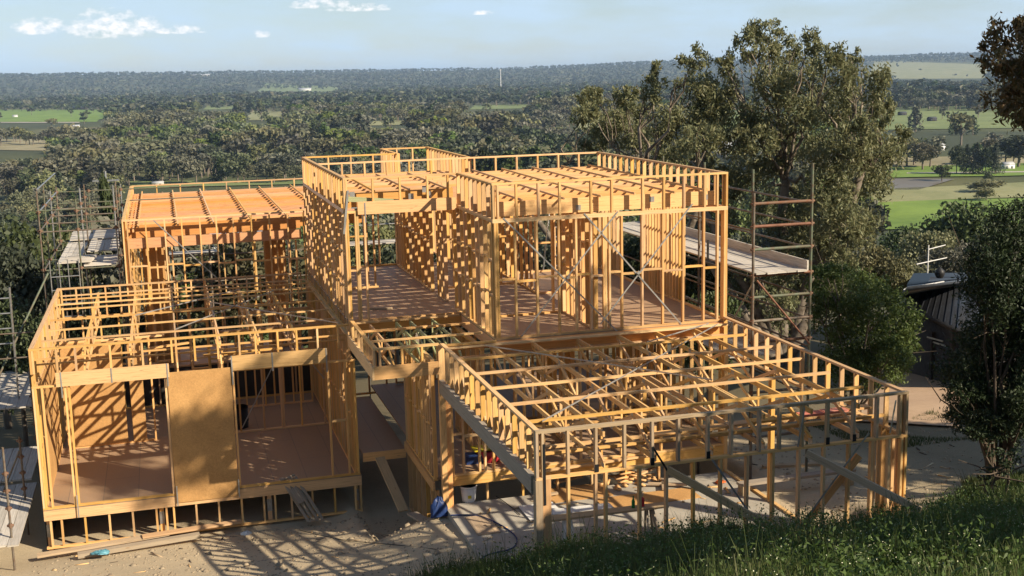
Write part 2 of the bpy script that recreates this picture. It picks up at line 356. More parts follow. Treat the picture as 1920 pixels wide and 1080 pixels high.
# ------------------------------------------------------------------ terrain
def S(a, b, x):
    t = np.clip((x-a)/(b-a), 0, 1); return t*t*(3-2*t)
_g = np.random.default_rng(3); _ph = _g.uniform(0, 6.28, (8, 2)); _fr = _g.uniform(0.6, 1.6, (8, 2))
def wav(x, y, s):
    v = 0
    for i in range(8): v = v+np.sin(x/s*_fr[i, 0]*(1 if i % 2 else -1)+_ph[i, 0]+np.sin(y/s*_fr[i, 1]+_ph[i, 1])*1.3)*np.cos(y/s*_fr[(i+3) % 8, 0]+_ph[i, 1])
    return v/4
BX = [-60, -9, -4, -2.2, -1, 0, 1, 2.5, 4, 6, 7, 8, 9.5, 14, 40]
BZ = [.3, .3, .45, .68, .92, 1.1, 1.1, 1.05, .85, .82, .86, .92, .85, .7, 1.6]
FY = [12, 20, 35, 60, 120, 250, 400, 700]
FZ = [-1.3, -2.4, -4.6, -10, -24, -48, -54.5, -55]
def H(x, y):
    x = np.asarray(x, float); y = np.asarray(y, float)
    left = -1.78+0.15*np.clip(10.3-y, 0, 20)
    right = -0.62-0.06*np.clip(y-5, 0, 20)
    yard = left+(right-left)*S(-2.2, 0.0, x)
    cut = -1.85
    inside = S(-1.6, -1.2, x)*(1-S(7.3, 7.9, x))*S(7.25, 7.5, y)
    yard = yard*(1-inside)+cut*inside
    yard = yard-0.5*S(11, 14, y)*(1-S(7, 9, x))
    bz = np.interp(x, BX, BZ)
    yb_w = 0.45+2.9*(1-S(-1.2, -0.3, x))+5.2*S(7.2, 8.6, x)
    k = 1-S(-0.6, -0.6+1.0, (y-(-0.6))/yb_w-0.6)
    hill = bz+(7.4-bz)*np.clip((-0.6-y)/17.4, 0, 1)+np.clip(-18-y, 0, None)*0.33
    z = yard*(1-k)+hill*k
    r = np.hypot(x-CAM[0], y-CAM[1])
    far = np.interp(y, FY, FZ)
    far = far+wav(x, y, 60)*1.2*S(60, 200, r)*(1-S(230, 420, r))
    f = S(10.5, 15, y)
    z = z*(1-f)+far*f
    a = np.arctan2(x-CAM[0], y-CAM[1])-CYAW
    px = 960+CF*np.tan(np.clip(a, -1.2, 1.2))
    rid = np.interp(px, [-2000, 0, 600, 960, 1200, 1600, 1900, 4000], [70, 76, 45, 36, 55, 60, 66, 60])
    z = np.where(r > 4500, -55+(rid+55)*S(5200, 9800, r)+wav(x, y, 900)*7*S(5000, 8000, r), z)
    z = z+wav(x, y, 1.3)*0.03*(1-S(30, 60, r))*(1-S(-0.1, 0.05, x)*(1-S(7.1, 7.2, x))*S(-0.2, 0, y))
    return z
def axis(a, b, st, far_a, far_b, g):
    v = list(np.arange(a, b, st)); s = st; x = b
    while x < far_b: v.append(x); s *= g; x += s
    v.append(far_b); s = st; x = a
    lo = []
    while x > far_a: s *= g; x -= s; lo.append(max(x, far_a))
    return np.array(sorted(set(lo+v)))
gx = axis(-13, 24, 0.2, -9000, 14000, 1.075); gy = axis(-20, 22, 0.2, -120, 15000, 1.055)
XX, YY = np.meshgrid(gx, gy); ZZ = H(XX, YY)
nx, ny = len(gx), len(gy)
idx = np.arange(nx*ny).reshape(ny, nx)
F = np.stack([idx[:-1, :-1], idx[:-1, 1:], idx[1:, 1:], idx[1:, :-1]], -1).reshape(-1, 4)
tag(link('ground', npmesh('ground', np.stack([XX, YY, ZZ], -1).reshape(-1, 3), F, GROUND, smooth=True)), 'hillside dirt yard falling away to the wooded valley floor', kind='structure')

def ray(px, py):
    d = fw*CF+cr*(px-960)-cu*(py-540); return d/np.linalg.norm(d)
def onz(px, py, z):
    d = ray(px, py); return CAM+d*(z-CAM[2])/d[2]
def at(px, dist):
    """ground point in the direction of a photo column at a level distance"""
    d = ray(px, 540); h = d[:2]/np.linalg.norm(d[:2]); p = CAM[:2]+h*dist
    return float(p[0]), float(p[1])
def zof(px, py, dist):
    d = ray(px, py); return float(CAM[2]+d[2]/np.linalg.norm(d[:2])*dist)
def patch(name, corners, mat_, label, n=24, lift=0.6, z=-55):
    """a paddock, road or pond draped over the valley floor; corners: near-left, near-right, far-right, far-left"""
    c = [onz(px, py, z)[:2] for px, py in corners]
    u = np.linspace(0, 1, n); U_, V_ = np.meshgrid(u, u)
    Pn = (c[0][None, None]*(1-U_)[..., None]+c[1][None, None]*U_[..., None])*(1-V_)[..., None]+(c[3][None, None]*(1-U_)[..., None]+c[2][None, None]*U_[..., None])*V_[..., None]
    size = np.linalg.norm(c[0]-c[2]); wobx = wav(Pn[..., 0], Pn[..., 1], size/9)*size*0.012
    Pn = Pn+wobx[..., None]
    Z = H(Pn[..., 0], Pn[..., 1])+lift
    i = np.arange(n*n).reshape(n, n); F = np.stack([i[:-1, :-1], i[:-1, 1:], i[1:, 1:], i[1:, :-1]], -1).reshape(-1, 4)
    o = link(name, npmesh(name, np.dstack([Pn, Z]).reshape(-1, 3), F, mat_)); return tag(o, label, kind='structure')
PATCHES = [
 ('field', [(-60, 229), (180, 229), (235, 206), (-60, 206)], F_GREEN, 'bright green pasture at the far left of the valley'),
 ('field', [(-60, 281), (105, 284), (125, 262), (-60, 262)], F_TAN, 'dry tan pasture beside the pines at left'),
 ('field', [(1560, 440), (1990, 436), (1990, 372), (1600, 384)], F_GREEN, 'lush green pasture below the pond'),
 ('field', [(1590, 384), (1990, 372), (1990, 342), (1640, 358)], F_PALE, 'pale dry grass between pond and lush pasture'),
 ('field', [(1640, 336), (1990, 330), (1990, 306), (1640, 316)], F_GREEN, 'green strip of pasture above the pond'),
 ('field', [(1640, 316), (1990, 306), (1990, 290), (1640, 298)], F_TAN, 'dry tan strip in front of the white shed'),
 ('field', [(1620, 245), (1990, 240), (1990, 198), (1620, 202)], F_MUTE, 'muted green paddocks with dark barns'),
 ('field', [(1625, 149), (1990, 146), (1990, 137), (1640, 140)], F_PALE, 'far pale fields near the horizon at right'),
 ('field', [(1350, 245), (1460, 243), (1460, 205), (1350, 205)], F_MUTE, 'green paddock glimpsed behind the tall gum tree'),
 ('field', [(690, 236), (790, 234), (780, 226), (700, 227)], F_PALE, 'pale clearing in the woodland above the upper storey'),
 ('field', [(380, 206), (450, 205), (455, 198), (390, 198)], F_MUTE, 'dull green clearing left of the centre woodland'),
 ('field', [(880, 206), (1010, 203), (1000, 196), (890, 198)], F_MUTE, 'dull green clearing right of the mast'),
 ('field', [(465, 226), (545, 224), (550, 208), (470, 208)], F_PALE, 'small yellow green clearing in the far woodland'),
 ('field', [(250, 354), (640, 345), (640, 336), (240, 342)], F_MUTE, 'green clearing right behind the timber frame'),
 ('field', [(480, 174), (640, 172), (640, 168), (500, 169)], F_MUTE, 'distant strip of dull green farmland'),
 ('field', [(1080, 244), (1200, 240), (1200, 214), (1090, 216)], F_PALE, 'pale clearing left of the tall gum tree'),
]
for nm, c4, mm, lb in PATCHES: patch(nm, c4, mm, lb)
patch('pond', [(1640, 359), (1722, 359), (1790, 338), (1660, 337)], WATER, 'brown farm pond in the pale paddock', lift=0.6)
patch('road', [(1700, 328), (1990, 325), (1990, 323), (1700, 326)], F_ROAD, 'pale gravel track along the far side of the pond', lift=0.7)
patch('road', [(1640, 132), (1830, 131), (1830, 129.6), (1640, 130.6)], F_ROAD, 'thin pale road crossing the far fields', lift=0.9)
patch('road', [(0, 231), (150, 231), (150, 229.6), (0, 229.6)], F_ROAD, 'thin pale track along the green pasture', lift=0.8)
# orange clay drive to the neighbour
def strip(name, pts, w, mat_, label, lift=0.02):
    V = []; F = []
    for i, (x, y) in enumerate(pts):
        a = np.array(pts[max(i-1, 0)]); b_ = np.array(pts[min(i+1, len(pts)-1)]); d = (b_-a)/np.linalg.norm(b_-a); n = np.array([-d[1], d[0]])
        for j in range(7):
            q = np.array([x, y])+n*w*(j/6-.5); V.append((q[0], q[1], float(H(q[0], q[1]))+lift))
    for i in range(len(pts)-1):
        for j in range(6): F.append((i*7+j, i*7+j+1, (i+1)*7+j+1, (i+1)*7+j))
    return tag(link(name, npmesh(name, V, F, mat_, smooth=True)), label, kind='structure')
DRIVE = [(13.6, 10.2), (15.5, 12.5), (18.2, 15.0), (21.0, 18.5), (23.5, 22.0)]
strip('driveway', DRIVE, 3.4, F_CLAY, 'orange clay driveway leading to the dark roofed house', 0.06)
# concrete slab of the garage
sl_ = bx('slab', 0.02, 7.0, -0.15, 7.2, -0.75, -0.55, CONC); tag(sl_, 'pale concrete floor slab of the garage', kind='structure')

# ------------------------------------------------------------------ timber house frame
ZF, ZT, ZP = 3.12, 5.84, 6.63        # upper storey: floor, top plate, parapet top
GT, GP = 2.43, 3.23                  # garage: top plate, parapet top
LF, LT, LP = -0.75, 2.20, 3.08       # left wing
X0, XS, X1 = -1.44, 1.35, 7.03       # upper storey: left wall, step wall, right wall
YG, YM, YB, YR = 7.33, 10.56, 15.85, 19.10
house = thing('timber_house_frame', (0, 0, LF), 'unfinished split level house frame of bright yellow pine studs and trusses', 'house frame')
SW, SD = 0.045, 0.09
def jit(a=0.006): return rnd.uniform(-a, a)
def wall_x(x0, x1, y, z0, z1, xs=None, sp=0.45, nogs=(), mat_=PINE, top=2, bot=True, d=SD, name='wall_frame', label=None, sw=SW):
    """stud wall running left to right; y is its front face"""
    g = group_part(name, house, ((x0+x1)/2, y, z0))
    if label: g['label'] = label
    t = 0.045
    if bot: bx('bottom_plate', x0, x1, y, y+d, z0, z0+t, mat_, g)
    for k in range(top): bx('top_plate', x0, x1, y, y+d, z1-t*(k+1), z1-t*k-0.001, mat_, g)
    if xs is None:
        n = max(1, round((x1-x0-sw)/sp)); xs = [x0+(x1-x0-sw)*i/n for i in range(n+1)]
    a, b_ = z0+(t if bot else 0), z1-t*top
    for x in xs:
        x = min(max(x, x0), x1-sw)
        s = bx('stud', x, x+sw, y+jit(.003), y+d, a, b_, mat_, g)
    xs = sorted(min(max(x, x0), x1-sw) for x in xs)
    for zn in nogs:
        for i in range(len(xs)-1):
            if xs[i+1]-xs[i] > 0.2:
                zz = zn+(0.03 if i % 2 else -0.03)
                bx('nogging', xs[i]+sw, xs[i+1], y+.004, y+d-.004, zz, zz+t, mat_, g)
    return g
def wall_y(y0, y1, x, z0, z1, ys=None, sp=0.45, nogs=(), mat_=PINE, top=2, bot=True, d=SD, name='wall_frame', label=None, sw=SW):
    g = group_part(name, house, (x, (y0+y1)/2, z0))
    if label: g['label'] = label
    t = 0.045
    if bot: bx('bottom_plate', x, x+d, y0, y1, z0, z0+t, mat_, g)
    for k in range(top): bx('top_plate', x, x+d, y0, y1, z1-t*(k+1), z1-t*k-0.001, mat_, g)
    if ys is None:
        n = max(1, round((y1-y0-sw)/sp)); ys = [y0+(y1-y0-sw)*i/n for i in range(n+1)]
    a, b_ = z0+(t if bot else 0), z1-t*top
    for yy in ys:
        yy = min(max(yy, y0), y1-sw)
        bx('stud', x+jit(.003), x+d, yy, yy+sw, a, b_, mat_, g)
    ys = sorted(min(max(v, y0), y1-sw) for v in ys)
    for zn in nogs:
        for i in range(len(ys)-1):
            if ys[i+1]-ys[i] > 0.2:
                zz = zn+(0.03 if i % 2 else -0.03)
                bx('nogging', x+.004, x+d-.004, ys[i]+sw, ys[i+1], zz, zz+t, mat_, g)
    return g
def para(a, b_, y=None, x=None, z0=0, z1=1, pts=None, sp=0.5, mat_=PINE, label=None, d=SD):
    """low parapet framing above a roof edge: one rail and short studs"""
    f = wall_x if y is not None else wall_y
    kw = dict(sp=sp, top=1, bot=False, name='parapet_frame', label=label, mat_=mat_, d=d)
    return wall_x(a, b_, y, z0, z1, xs=pts, **kw) if y is not None else wall_y(a, b_, x, z0, z1, ys=pts, **kw)
def strap(a, b_, parent, w=0.032):
    o = beam('strap_brace', a, b_, 0.004, w, STRAP, parent); return o

# --- upper storey, right room: front wall
UX = [1.38, 1.43, 1.84, 2.34, 2.86, 3.27, 3.63, 3.93, 3.975, 4.07, 4.37, 4.87, 5.38, 5.89, 6.41, 6.76, 6.94, 6.985]
g = wall_x(XS, X1, YG, ZF, ZT, UX, nogs=(4.42,))
for a, b_ in (((1.59, ZT+.02), (4.32, 3.02)), ((1.95, 3.16), (4.29, ZT+.02)), ((3.48, ZT+.02), (5.85, 3.13)), ((3.85, 3.3), (6.13, ZT+.1))):
    strap((a[0], YG-.008-.005*(a[0] > 1.7), a[1]), (b_[0], YG-.008-.005*(a[0] > 1.7), b_[1]), g)
for i, (xx, sx) in enumerate(((1.95, 1), (4.3, -1))):
    beam('strap_tensioner', (3.05+1.7*i, YG-.03, 4.40), (3.10+1.7*i, YG-.03, 4.46), 0.02, 0.05, STRAP, g)
para(XS, X1, y=YG, z0=ZT, z1=ZP, pts=[1.36, 1.46, 1.89, 2.40, 2.90, 3.64, 4.14, 4.89, 5.41, 5.91, 6.43, 6.75, 6.985])
# --- step wall between the two front walls, and its continuation as a partition
wall_y(YG+SD, YM+.6, XS, ZF, ZT, sp=0.36, nogs=(4.1, 4.9))
para(YG+SD, YM+SD, x=XS, z0=ZT, z1=ZP, sp=0.42)
for yy in (7.9, 8.9, 9.6): pass
wall_y(YM+1.7, YM+2.6, XS, ZF, ZT, sp=0.2, nogs=(4.5,))
wall_y(YM+3.4, YR-.1, XS, ZF, ZT, sp=0.4, nogs=(4.5,))
g = group_part('lintel_beam', house, (XS, YM+1, ZT-.3)); bx('lintel', XS, XS+SD, YM+.6, YM+1.7, ZT-.3, ZT, LVL, g); bx('lintel', XS, XS+SD, YM+2.6, YM+3.4, ZT-.25, ZT, LVL, g)
# --- upper storey, left room: front wall with a wide opening under a deep lintel
g = wall_x(X0, XS, YM, ZF, ZT-.05, [-1.44, -1.39, -1.20, -1.15, -0.98], nogs=(), top=0)
bx('lintel', -1.12, 1.30, YM-.05, YM+.04, ZT-.10, ZT+.20, LVL, g)
bx('top_plate', X0, -0.93, YM+.002, YM+SD, ZT-.06, ZT-.015, PINE, g)
bx('nogging', -1.35, -1.21, YM+.004, YM+SD, 4.36, 4.40, PINE, g)
bx('nogging', -1.105, -0.99, YM+.004, YM+SD, 4.42, 4.46, PINE, g)
strap((-1.33, YM-.02, ZP-.3), (-1.55+.08, YM-.02, ZT-.55), g, 0.05)
bx('steel_bracket', -0.96, -0.93, YM-.058, YM-.054, ZT-.3, ZT+.18, STRAP, g)
para(X0, XS, y=YM, z0=ZT+.2, z1=ZP, pts=[-1.44, -1.39, -0.75, -0.09, 0.59, 1.10])
bx('stud', X0, X0+SW, YM+.003, YM+SD, ZT-.05, ZT+.2, PINE, g)
# --- left outer wall of the upper storey
wall_y(YM+SD, YR, X0, ZF-.3, ZT, sp=0.40, nogs=(3.9, 4.75))
para(YM+SD, YR, x=X0, z0=ZT, z1=ZP, sp=0.40)
g = group_part('tie_strap', house, (X0, YM, ZT))
bx('strap_brace', X0-.006, X0-.002, YM+.1, YR-.1, ZT-.07, ZT+.02, STRAP, g)
# --- right outer wall: short stud panels with window openings between them
wall_y(9.7, 12.3, X1-SD, ZF, ZT, sp=0.19, nogs=())
wall_y(14.3, YB, X1-SD, ZF, ZT, sp=0.3)
g = group_part('sill_frame', house, (X1, YG, ZF))
bx('bottom_plate', X1-SD, X1, YG+SD, 9.7, ZF, ZF+.045, PINE, g); bx('bottom_plate', X1-SD, X1, 12.3, 14.3, ZF, ZF+.045, PINE, g)
bx('lintel', X1-SD, X1-.045, YG+SD, 9.7, ZT-.2, ZT, LVL, g); bx('lintel', X1-SD, X1-.045, 12.3, 14.3, ZT-.2, ZT, LVL, g)
bx('stud', X1-SD, X1, YG+SD, YG+SD+.045, ZF+.045, ZT-.2, PINE, g); bx('stud', X1-SD, X1, YG+SD+.05, YG+SD+.095, ZF+.045, ZT-.2, PINE, g)
para(YG+SD, YB, x=X1-SD, z0=ZT, z1=ZP, sp=0.45)
# --- back walls
wall_x(3.0, X1-SD, YB, ZF, ZT, [3.0, 3.6, 4.1, 4.15, 5.0, 5.5, 5.55, 6.9], nogs=(4.0,))
para(X0+SD, X1, y=YB, z0=ZT, z1=ZP, sp=0.62)
wall_x(X0+SD, 1.4, YR-SD, ZF, ZT, [-1.35, -1.3, -0.9, -0.55, 0.35, 0.4, 0.8, 1.35], nogs=(5.2,))
para(X0+SD, 1.45, y=YR-SD, z0=ZT, z1=ZP, sp=0.62)
para(18.8-.0, 21.7, x=1.45, z0=ZT, z1=ZP, sp=0.4)
para(YB+SD, 21.7, x=3.0, z0=ZT, z1=ZP, sp=0.4)
para(1.45, 3.09, y=21.7, z0=ZT, z1=ZP, sp=0.6)
wall_y(YB+SD, 21.7, 3.0, ZF, ZT, sp=0.45)
# --- inner partitions of the upper storey
wall_y(YG+SD, 9.75, 3.74, ZF, ZT, sp=0.28, nogs=(4.3, 5.1))
wall_x(XS+SD, 3.74, 9.75, ZF, ZT, [1.5, 3.1, 3.5, 3.7], nogs=(), top=2)
wall_x(1.6, 3.9, 14.2, ZF, ZT, sp=0.42, nogs=(4.5,))
wall_x(3.9, 5.4, 12.4, ZF, ZT, [3.9, 4.35, 4.8, 5.3], nogs=())
wall_y(12.5, 15.8, 3.9, ZF, ZT, sp=0.45)
wall_x(X0+SD, 0.1, 15.2, ZF, ZT, [-1.3, -1.1, -0.95, -0.2, 0.0], nogs=(4.6,))
# --- upper floor platform
g = group_part('floor_platform', house, (2.8, 12, ZF))
bx('floor_sheet', X0, X1, YM, YB, ZF-.022, ZF-.001, FLOOR, g); bx('floor_sheet', XS, X1, YG, YM-.001, ZF-.022, ZF-.001, FLOOR, g)
bx('floor_sheet', X0, 3.09, YB+.001, YR, ZF-.022, ZF-.001, FLOOR, g)
bx('bearer', XS, X1, YG+.005, YG+.05, ZF-.30, ZF-.024, LVL, g); bx('bearer', X0, XS, YM+.005, YM+.05, ZF-.30, ZF-.024, LVL, g)
bx('bearer', XS+.005, XS+.05, YG+.051, YM, ZF-.30, ZF-.024, LVL, g)
for k in range(17):
    y = YG+.45+k*0.5
    if y < YB: bx('joist', (XS if y < YM+.05 else X0)+.06, X1-.05, y, y+.045, ZF-.30, ZF-.024, LVL, g)
# --- upper roof: deep rafters left to right, battens front to back on top of them
yy = YG+.35; k = 0
while yy < YB-.1:
    xl = XS+SD+.01 if yy < YM+.1 else X0+SD+.01
    xr = X1-SD-.01
    rz = 0.06*(yy-YG)/8
    if yy > YM+.1:
        beam('rafter', (xl, yy, ZT+.17+rz+jit(.02)), (XS, yy, ZT+.17+rz+jit(.02)), 0.045, 0.34, LVL, house)
    beam('rafter', (XS+SD+.02, yy, ZT+.17+rz+jit(.01)), (xr, yy, ZT+.17+rz+jit(.01)), 0.045, 0.33, LVL if k % 3 else PINE, house)
    yy += 0.56; k += 1
for x in (6.6, 5.75, 4.85, 3.95, 3.05, 2.1):
    beam('roof_batten', (x, YG+.25+jit(.15), ZT+.365), (x+jit(.02), YB-.12, ZT+.425), 0.035, 0.045, PINE, house)
for x in (1.15, 0.25, -0.62):
    beam('roof_batten', (x, YM+.35+jit(.1), ZT+.40), (x, YB-.12, ZT+.43), 0.035, 0.045, PINE, house)
beam('rafter', (X0+.12, YM+.14, ZT+.27), (0.55, YM+.14, ZT+.08), 0.035, 0.12, GREENPINE, house)
for i, (x, z) in enumerate(((-1.25, .36), (0.2, .25), (0.55, .42), (0.65, .28))):
    bx('nail_plate', x, x+.13, YM+.325+.01*i, YM+.329+.01*i, ZT+z-.1, ZT+z+.06, STRAP, house)
for x, z in ((3.4, .12), (5.2, .22), (6.55, .2)):
    bx('nail_plate', x, x+.12, YG+.318, YG+.322, ZT+z-.06, ZT+z+.06, STRAP, house)
for yy in (16.4, 17.0, 17.6, 18.2, 18.75):
    beam('rafter', (X0+.11, yy, ZT+.10), (2.95, yy, ZT+.10), 0.045, 0.24, LVL, house)
# --- back left wing
LX = -8.75
BL, BP, BT, YW = -6.80, 4.98, 4.42, 31.5
wall_x(BL, X0-.002, YR, .4, BP, [-6.80, -6.68, -6.15, -5.61, -5.12, -4.59, -4.11, -3.61, -3.07, -2.53, -1.98, -1.5], nogs=(3.52,), top=1, sw=.042)
bx('lintel', BL+.1, X0-.12, YR+.12, YR+.16, 4.10, 4.40, ORL, house)
wall_y(YR+SD, YW, BL, .4, BT, sp=0.6); para(YR+SD, YW, x=BL, z0=BT, z1=BP, sp=0.5)
para(BL+SD, 0.5, y=YW, z0=BT, z1=BP, sp=0.85)
wall_x(BL+SD, 0.5, YW, .4, BT, [-6.7, -5.6, -5.55, -3.4, -2.2, -2.15, 0.4], nogs=())
yy = YR+.45
while yy < YW-.2:
    beam('rafter', (BL+.1, yy, BT+.11+jit(.012)), (X0-.1 if yy < 20 else 0.5, yy, BT+.11+jit(.012)), 0.045, 0.30, ORL if rnd.random() > .3 else LVL, house); yy += 0.72
for x in (-6.35, -5.2, -4.15, -3.0, -1.85, -0.6):
    beam('roof_batten', (x, YR+.3, BT+.30), (x, YW-.1, BT+.31), 0.045, 0.045, PINE, house)
for x in (-6.62, -6.5):
    beam('roof_batten', (x, YR+.25, BT+.2), (x, YW-.1, BT+.2), 0.05, 0.09, LVL, house)
strap((-5.9, YR-.01, BP-.05), (-2.9, YR-.01, 1.7), house)
bx('floor_sheet', BL, X0-.1, YR+.1, YR+3.0, .35, .39, FLOOR, house)
bx('base_wall', LX, X0, YR+.02, YR+.10, -2.4, .38, DARKB, house); bx('base_wall', LX-.02, LX+.06, YM+.3, YR, -2.4, LF-.30, DARKB, house)  # base walls added in near-black to darken the wing interior and subfloor void
bx('ply_panel', BL+.5, BL+1.25, YR+.9, YR+.94, .42, 4.1, OSB, house)
bx('ply_panel', -2.55, -1.9, YR+1.9, YR+1.94, .42, 4.1, OSB, house)
wall_x(-2.6, -1.55, YR+1.7, .4, 4.25, sp=.2)
wall_x(-6.6, -5.4, YR+.7, .4, 4.25, sp=.22)

# --- left wing
LX = -8.75
# floor and subfloor
g = group_part('floor_platform', house, (-5, 14, LF))
bx('floor_sheet', LX, X0+.12, YM, YR, LF-.022, LF, FLOOR, g)
bx('bearer', LX, X0+.12, YM, YM+.045, LF-.27, LF-.024, PINE, g)
for k in range(1, 12): bx('bearer', LX+.02, X0+.1, YM+k*.7, YM+k*.7+.045, LF-.27, LF-.024, PINE, g)
SUBX = [-8.64, -8.40, -7.88, -7.34, -6.81, -6.27, -6.04, -5.87, -5.35, -4.82, -4.28, -3.75, -3.48, -3.08, -2.57, -2.02, -1.5, -1.37]
wall_x(LX, X0+.12, YM+.02, -1.72, LF-.272, SUBX, top=0, name='subfloor_frame', label='low stud frame under the left wing floor edge')
for x in (-8.72, -6.18, -3.64, -1.5):
    g = group_part('stump_post', house, (x, YM, -1.7)); bx('post', x, x+.1, YM+.12, YM+.22, -1.9, LF-.28, PINE, g); bx('steel_shoe', x-.006, x+.106, YM+.112, YM+.118, -1.45, -1.15, GALV, g)
# front wall: openings, lintels, ply panel
g = wall_x(LX, X0+.1, YM, LF, LT, [-8.75, -8.70, -8.56, -8.06, -7.98, -5.84, -5.79, -4.29, -2.04, -1.62, -1.40], top=1, nogs=(), bot=True, label='front wall frame of the left wing with two wide openings')
bx('lintel', -8.22, -5.72, YM-.05, YM-.003, LT-.04, LT+.29, PINE, g); bx('lintel', -4.28, -2.02, YM-.05, YM-.003, LT-.01, LT+.34, PINE, g)
bx('nogging', -1.98, -1.63, YM+.004, YM+SD, 0.66, 0.71, PINE, g)
for x, z0, z1 in ((-8.12, 1.9, 2.5), (-7.02, 2.15, 2.5), (-5.78, 1.95, 2.5), (-8.0, -1.0, -.45), (-5.76, -1.0, -.5), (-4.30, 1.85, 2.55), (-4.32, -.95, -.5), (-3.35, 2.1, 2.55), (-2.06, 1.95, 2.55)):
    bx('steel_bracket', x, x+.03, YM-.056, YM-.051, z0, z1, STRAP, g)
bx('ply_panel', -5.77, -4.31, YM-.024, YM-.004, -0.93, 2.27, OSB, house)['label'] = 'tall ply bracing panel between the two front openings'
para(LX, X0, y=YM, z0=LT+.29, z1=LP, pts=[-8.75, -8.70, -8.19, -7.78, -7.02, -6.31, -5.65, -5.55, -5.13, -4.6, -4.1, -3.72, -3.2, -2.75, -2.25, -1.75, -1.5])
bx('mid_rail', LX+.1, X0, YM+.10, YM+.14, 2.78, 2.82, PINE, house)
bx('mid_rail', LX+.1, X0, YM+.30, YM+.34, 2.62, 2.66, PINE, house)
# left wall, lined with ply, back and right walls
wall_y(YM+SD, YR, LX, LF, LT, sp=0.45, nogs=(.7,)); para(YM+SD, YR, x=LX, z0=LT, z1=LP, sp=0.45)
bx('ply_panel', LX+SD+.002, LX+SD+.014, YM+.9, 15.2, LF+.05, LT-.1, OSB, house)
wall_x(LX+SD, X0, YR-.092, LF, LT, sp=0.5, nogs=(.6,)); para(LX+SD, X0-.2, y=YR-.092, z0=LT, z1=LP, sp=0.42)
wall_y(YM+SD, YR-.1, X0-.02, LF, LT, sp=0.24, nogs=(.7,)); para(YM+SD, YR-.1, x=X0-.095, z0=LT, z1=LP-.25, sp=0.6)
# inner walls
wall_x(-8.5, -6.2, 15.4, LF, LT, sp=0.3, nogs=()); bx('ply_panel', -8.5, -6.95, 15.375, 15.395, LF+.05, LT-.05, OSB, house)
bx('ply_panel', -6.8, -6.45, 15.375, 15.395, LF+.05, LT-.05, OSB, house)
g = wall_x(-4.4, X0-.03, 15.3, LF, LT, [-4.4, -3.95, -3.3, -2.8, -2.75, -2.25, -1.6], nogs=(1.4,))
strap((-3.9, 15.28, -.6), (-2.4, 15.28, 2.1), g); strap((-2.6, 15.27, 2.1), (-1.55, 15.27, .6), g)
wall_y(13.4, 15.3, -4.45, LF, LT, sp=0.5); wall_x(-5.6, -4.6, 17.2, LF, LT, sp=.4, nogs=(.7,)); wall_x(-3.6, -1.6, 17.9, LF, LT, sp=.3)
# roof: trusses front to back under battens
def truss(x, y0, y1, zt, zb, mat_, n, w=.04, name='roof_truss', ch=.09):
    g = group_part(name, house, (x, (y0+y1)/2, zb))
    bx('top_chord', x, x+w, y0, y1, zt-ch, zt, mat_, g); bx('bottom_chord', x, x+w, y0, y1, zb, zb+ch, mat_, g)
    st = (y1-y0)/n
    for i in range(n):
        a, b_ = y0+i*st, y0+(i+1)*st
        p, q = ((a, zb+ch), (b_, zt-ch)) if i % 2 == 0 else ((a, zt-ch), (b_, zb+ch))
        beam('web', (x+w/2, p[0], p[1]-.01), (x+w/2, q[0], q[1]+.01*(-1 if p[1] > q[1] else 1)), w*.9, .07, mat_, g)
        bx('nail_plate', x-.003, x-.001, a-.06, a+.06, (zb if i % 2 == 0 else zt-ch)+.005, (zb if i % 2 == 0 else zt-ch)+.085, STRAP, g)
        if i % 2: bx('web', x+.002, x+w-.002, b_-.05, b_-.005, zb+ch, zt-ch, mat_, g)
    return g
for x in (-7.62, -6.58, -5.54, -4.53, -3.62, -2.73): truss(x, YM+.12, YR-.12, 2.90, 2.22, PINE, 9)
for i, y in enumerate((17.9, 16.35, 14.79, 13.41, 12.11, 18.55, 17.1)):
    if i < 5: bx('roof_batten', LX+.12+abs(jit(.08)), X0-.12, y, y+.075, 2.903, 2.94, PINE, house)
    else: bx('roof_batten', LX+.12, X0-.12, y, y+.07, 2.903, 2.94, PINE, house)
strap((-5.5, 12.2, 2.96), (-2.7, 16.8, 2.96), house); strap((-4.5, 15.6, 2.965), (-1.6, 11.4, 2.965), house); strap((-6.5, 14.5, 2.955), (-3.6, 17.5, 2.955), house)
for a, b_, zz in (((-4.4, 11.9), (-3.5, 12.0), 2.3), ((-4.9, 11.4), (-3.0, 11.5), 2.42), ((-6.2, 13.2), (-5.2, 13.5), 2.32), ((-7.4, 14.6), (-5.8, 14.7), 2.33)):
    beam('loose_blocking', (*a, zz), (*b_, zz), .09, .045, PINE, house)

# --- link roof over the entry, between left wing and garage
KX = -1.47
g = wall_x(KX, -0.02, 7.0, 2.57, GP, [KX, KX+.12, -0.86, -0.42, -0.07], top=1, bot=False, name='parapet_frame', label='front of the small boxed entry roof')
bx('fascia_beam', KX, -0.02, 6.955, 6.998, 2.55, 2.84, PINE, g)
g2 = para(7.1, 10.45, x=KX, z0=2.6, z1=GP, sp=.42, label='left side of the small boxed entry roof'); bx('fascia_beam', KX-.045, KX-.002, 6.955, 10.45, 2.55, 2.84, PINE, g2)
for y in (8.1, 9.25, 10.3): bx('roof_batten', KX+.1, 1.25, y, y+.08, 3.12, 3.16, PINE, house)
for x in (-1.0, -0.35, 0.0, 0.55): truss(x, 7.12, 10.4, 3.10, 2.62, GREENPINE if x > -.6 else PINE, 4, .035, ch=.07)
bx('roof_batten', -0.02, 1.30, 7.06, 7.15, 3.13, 3.17, PINE, house)

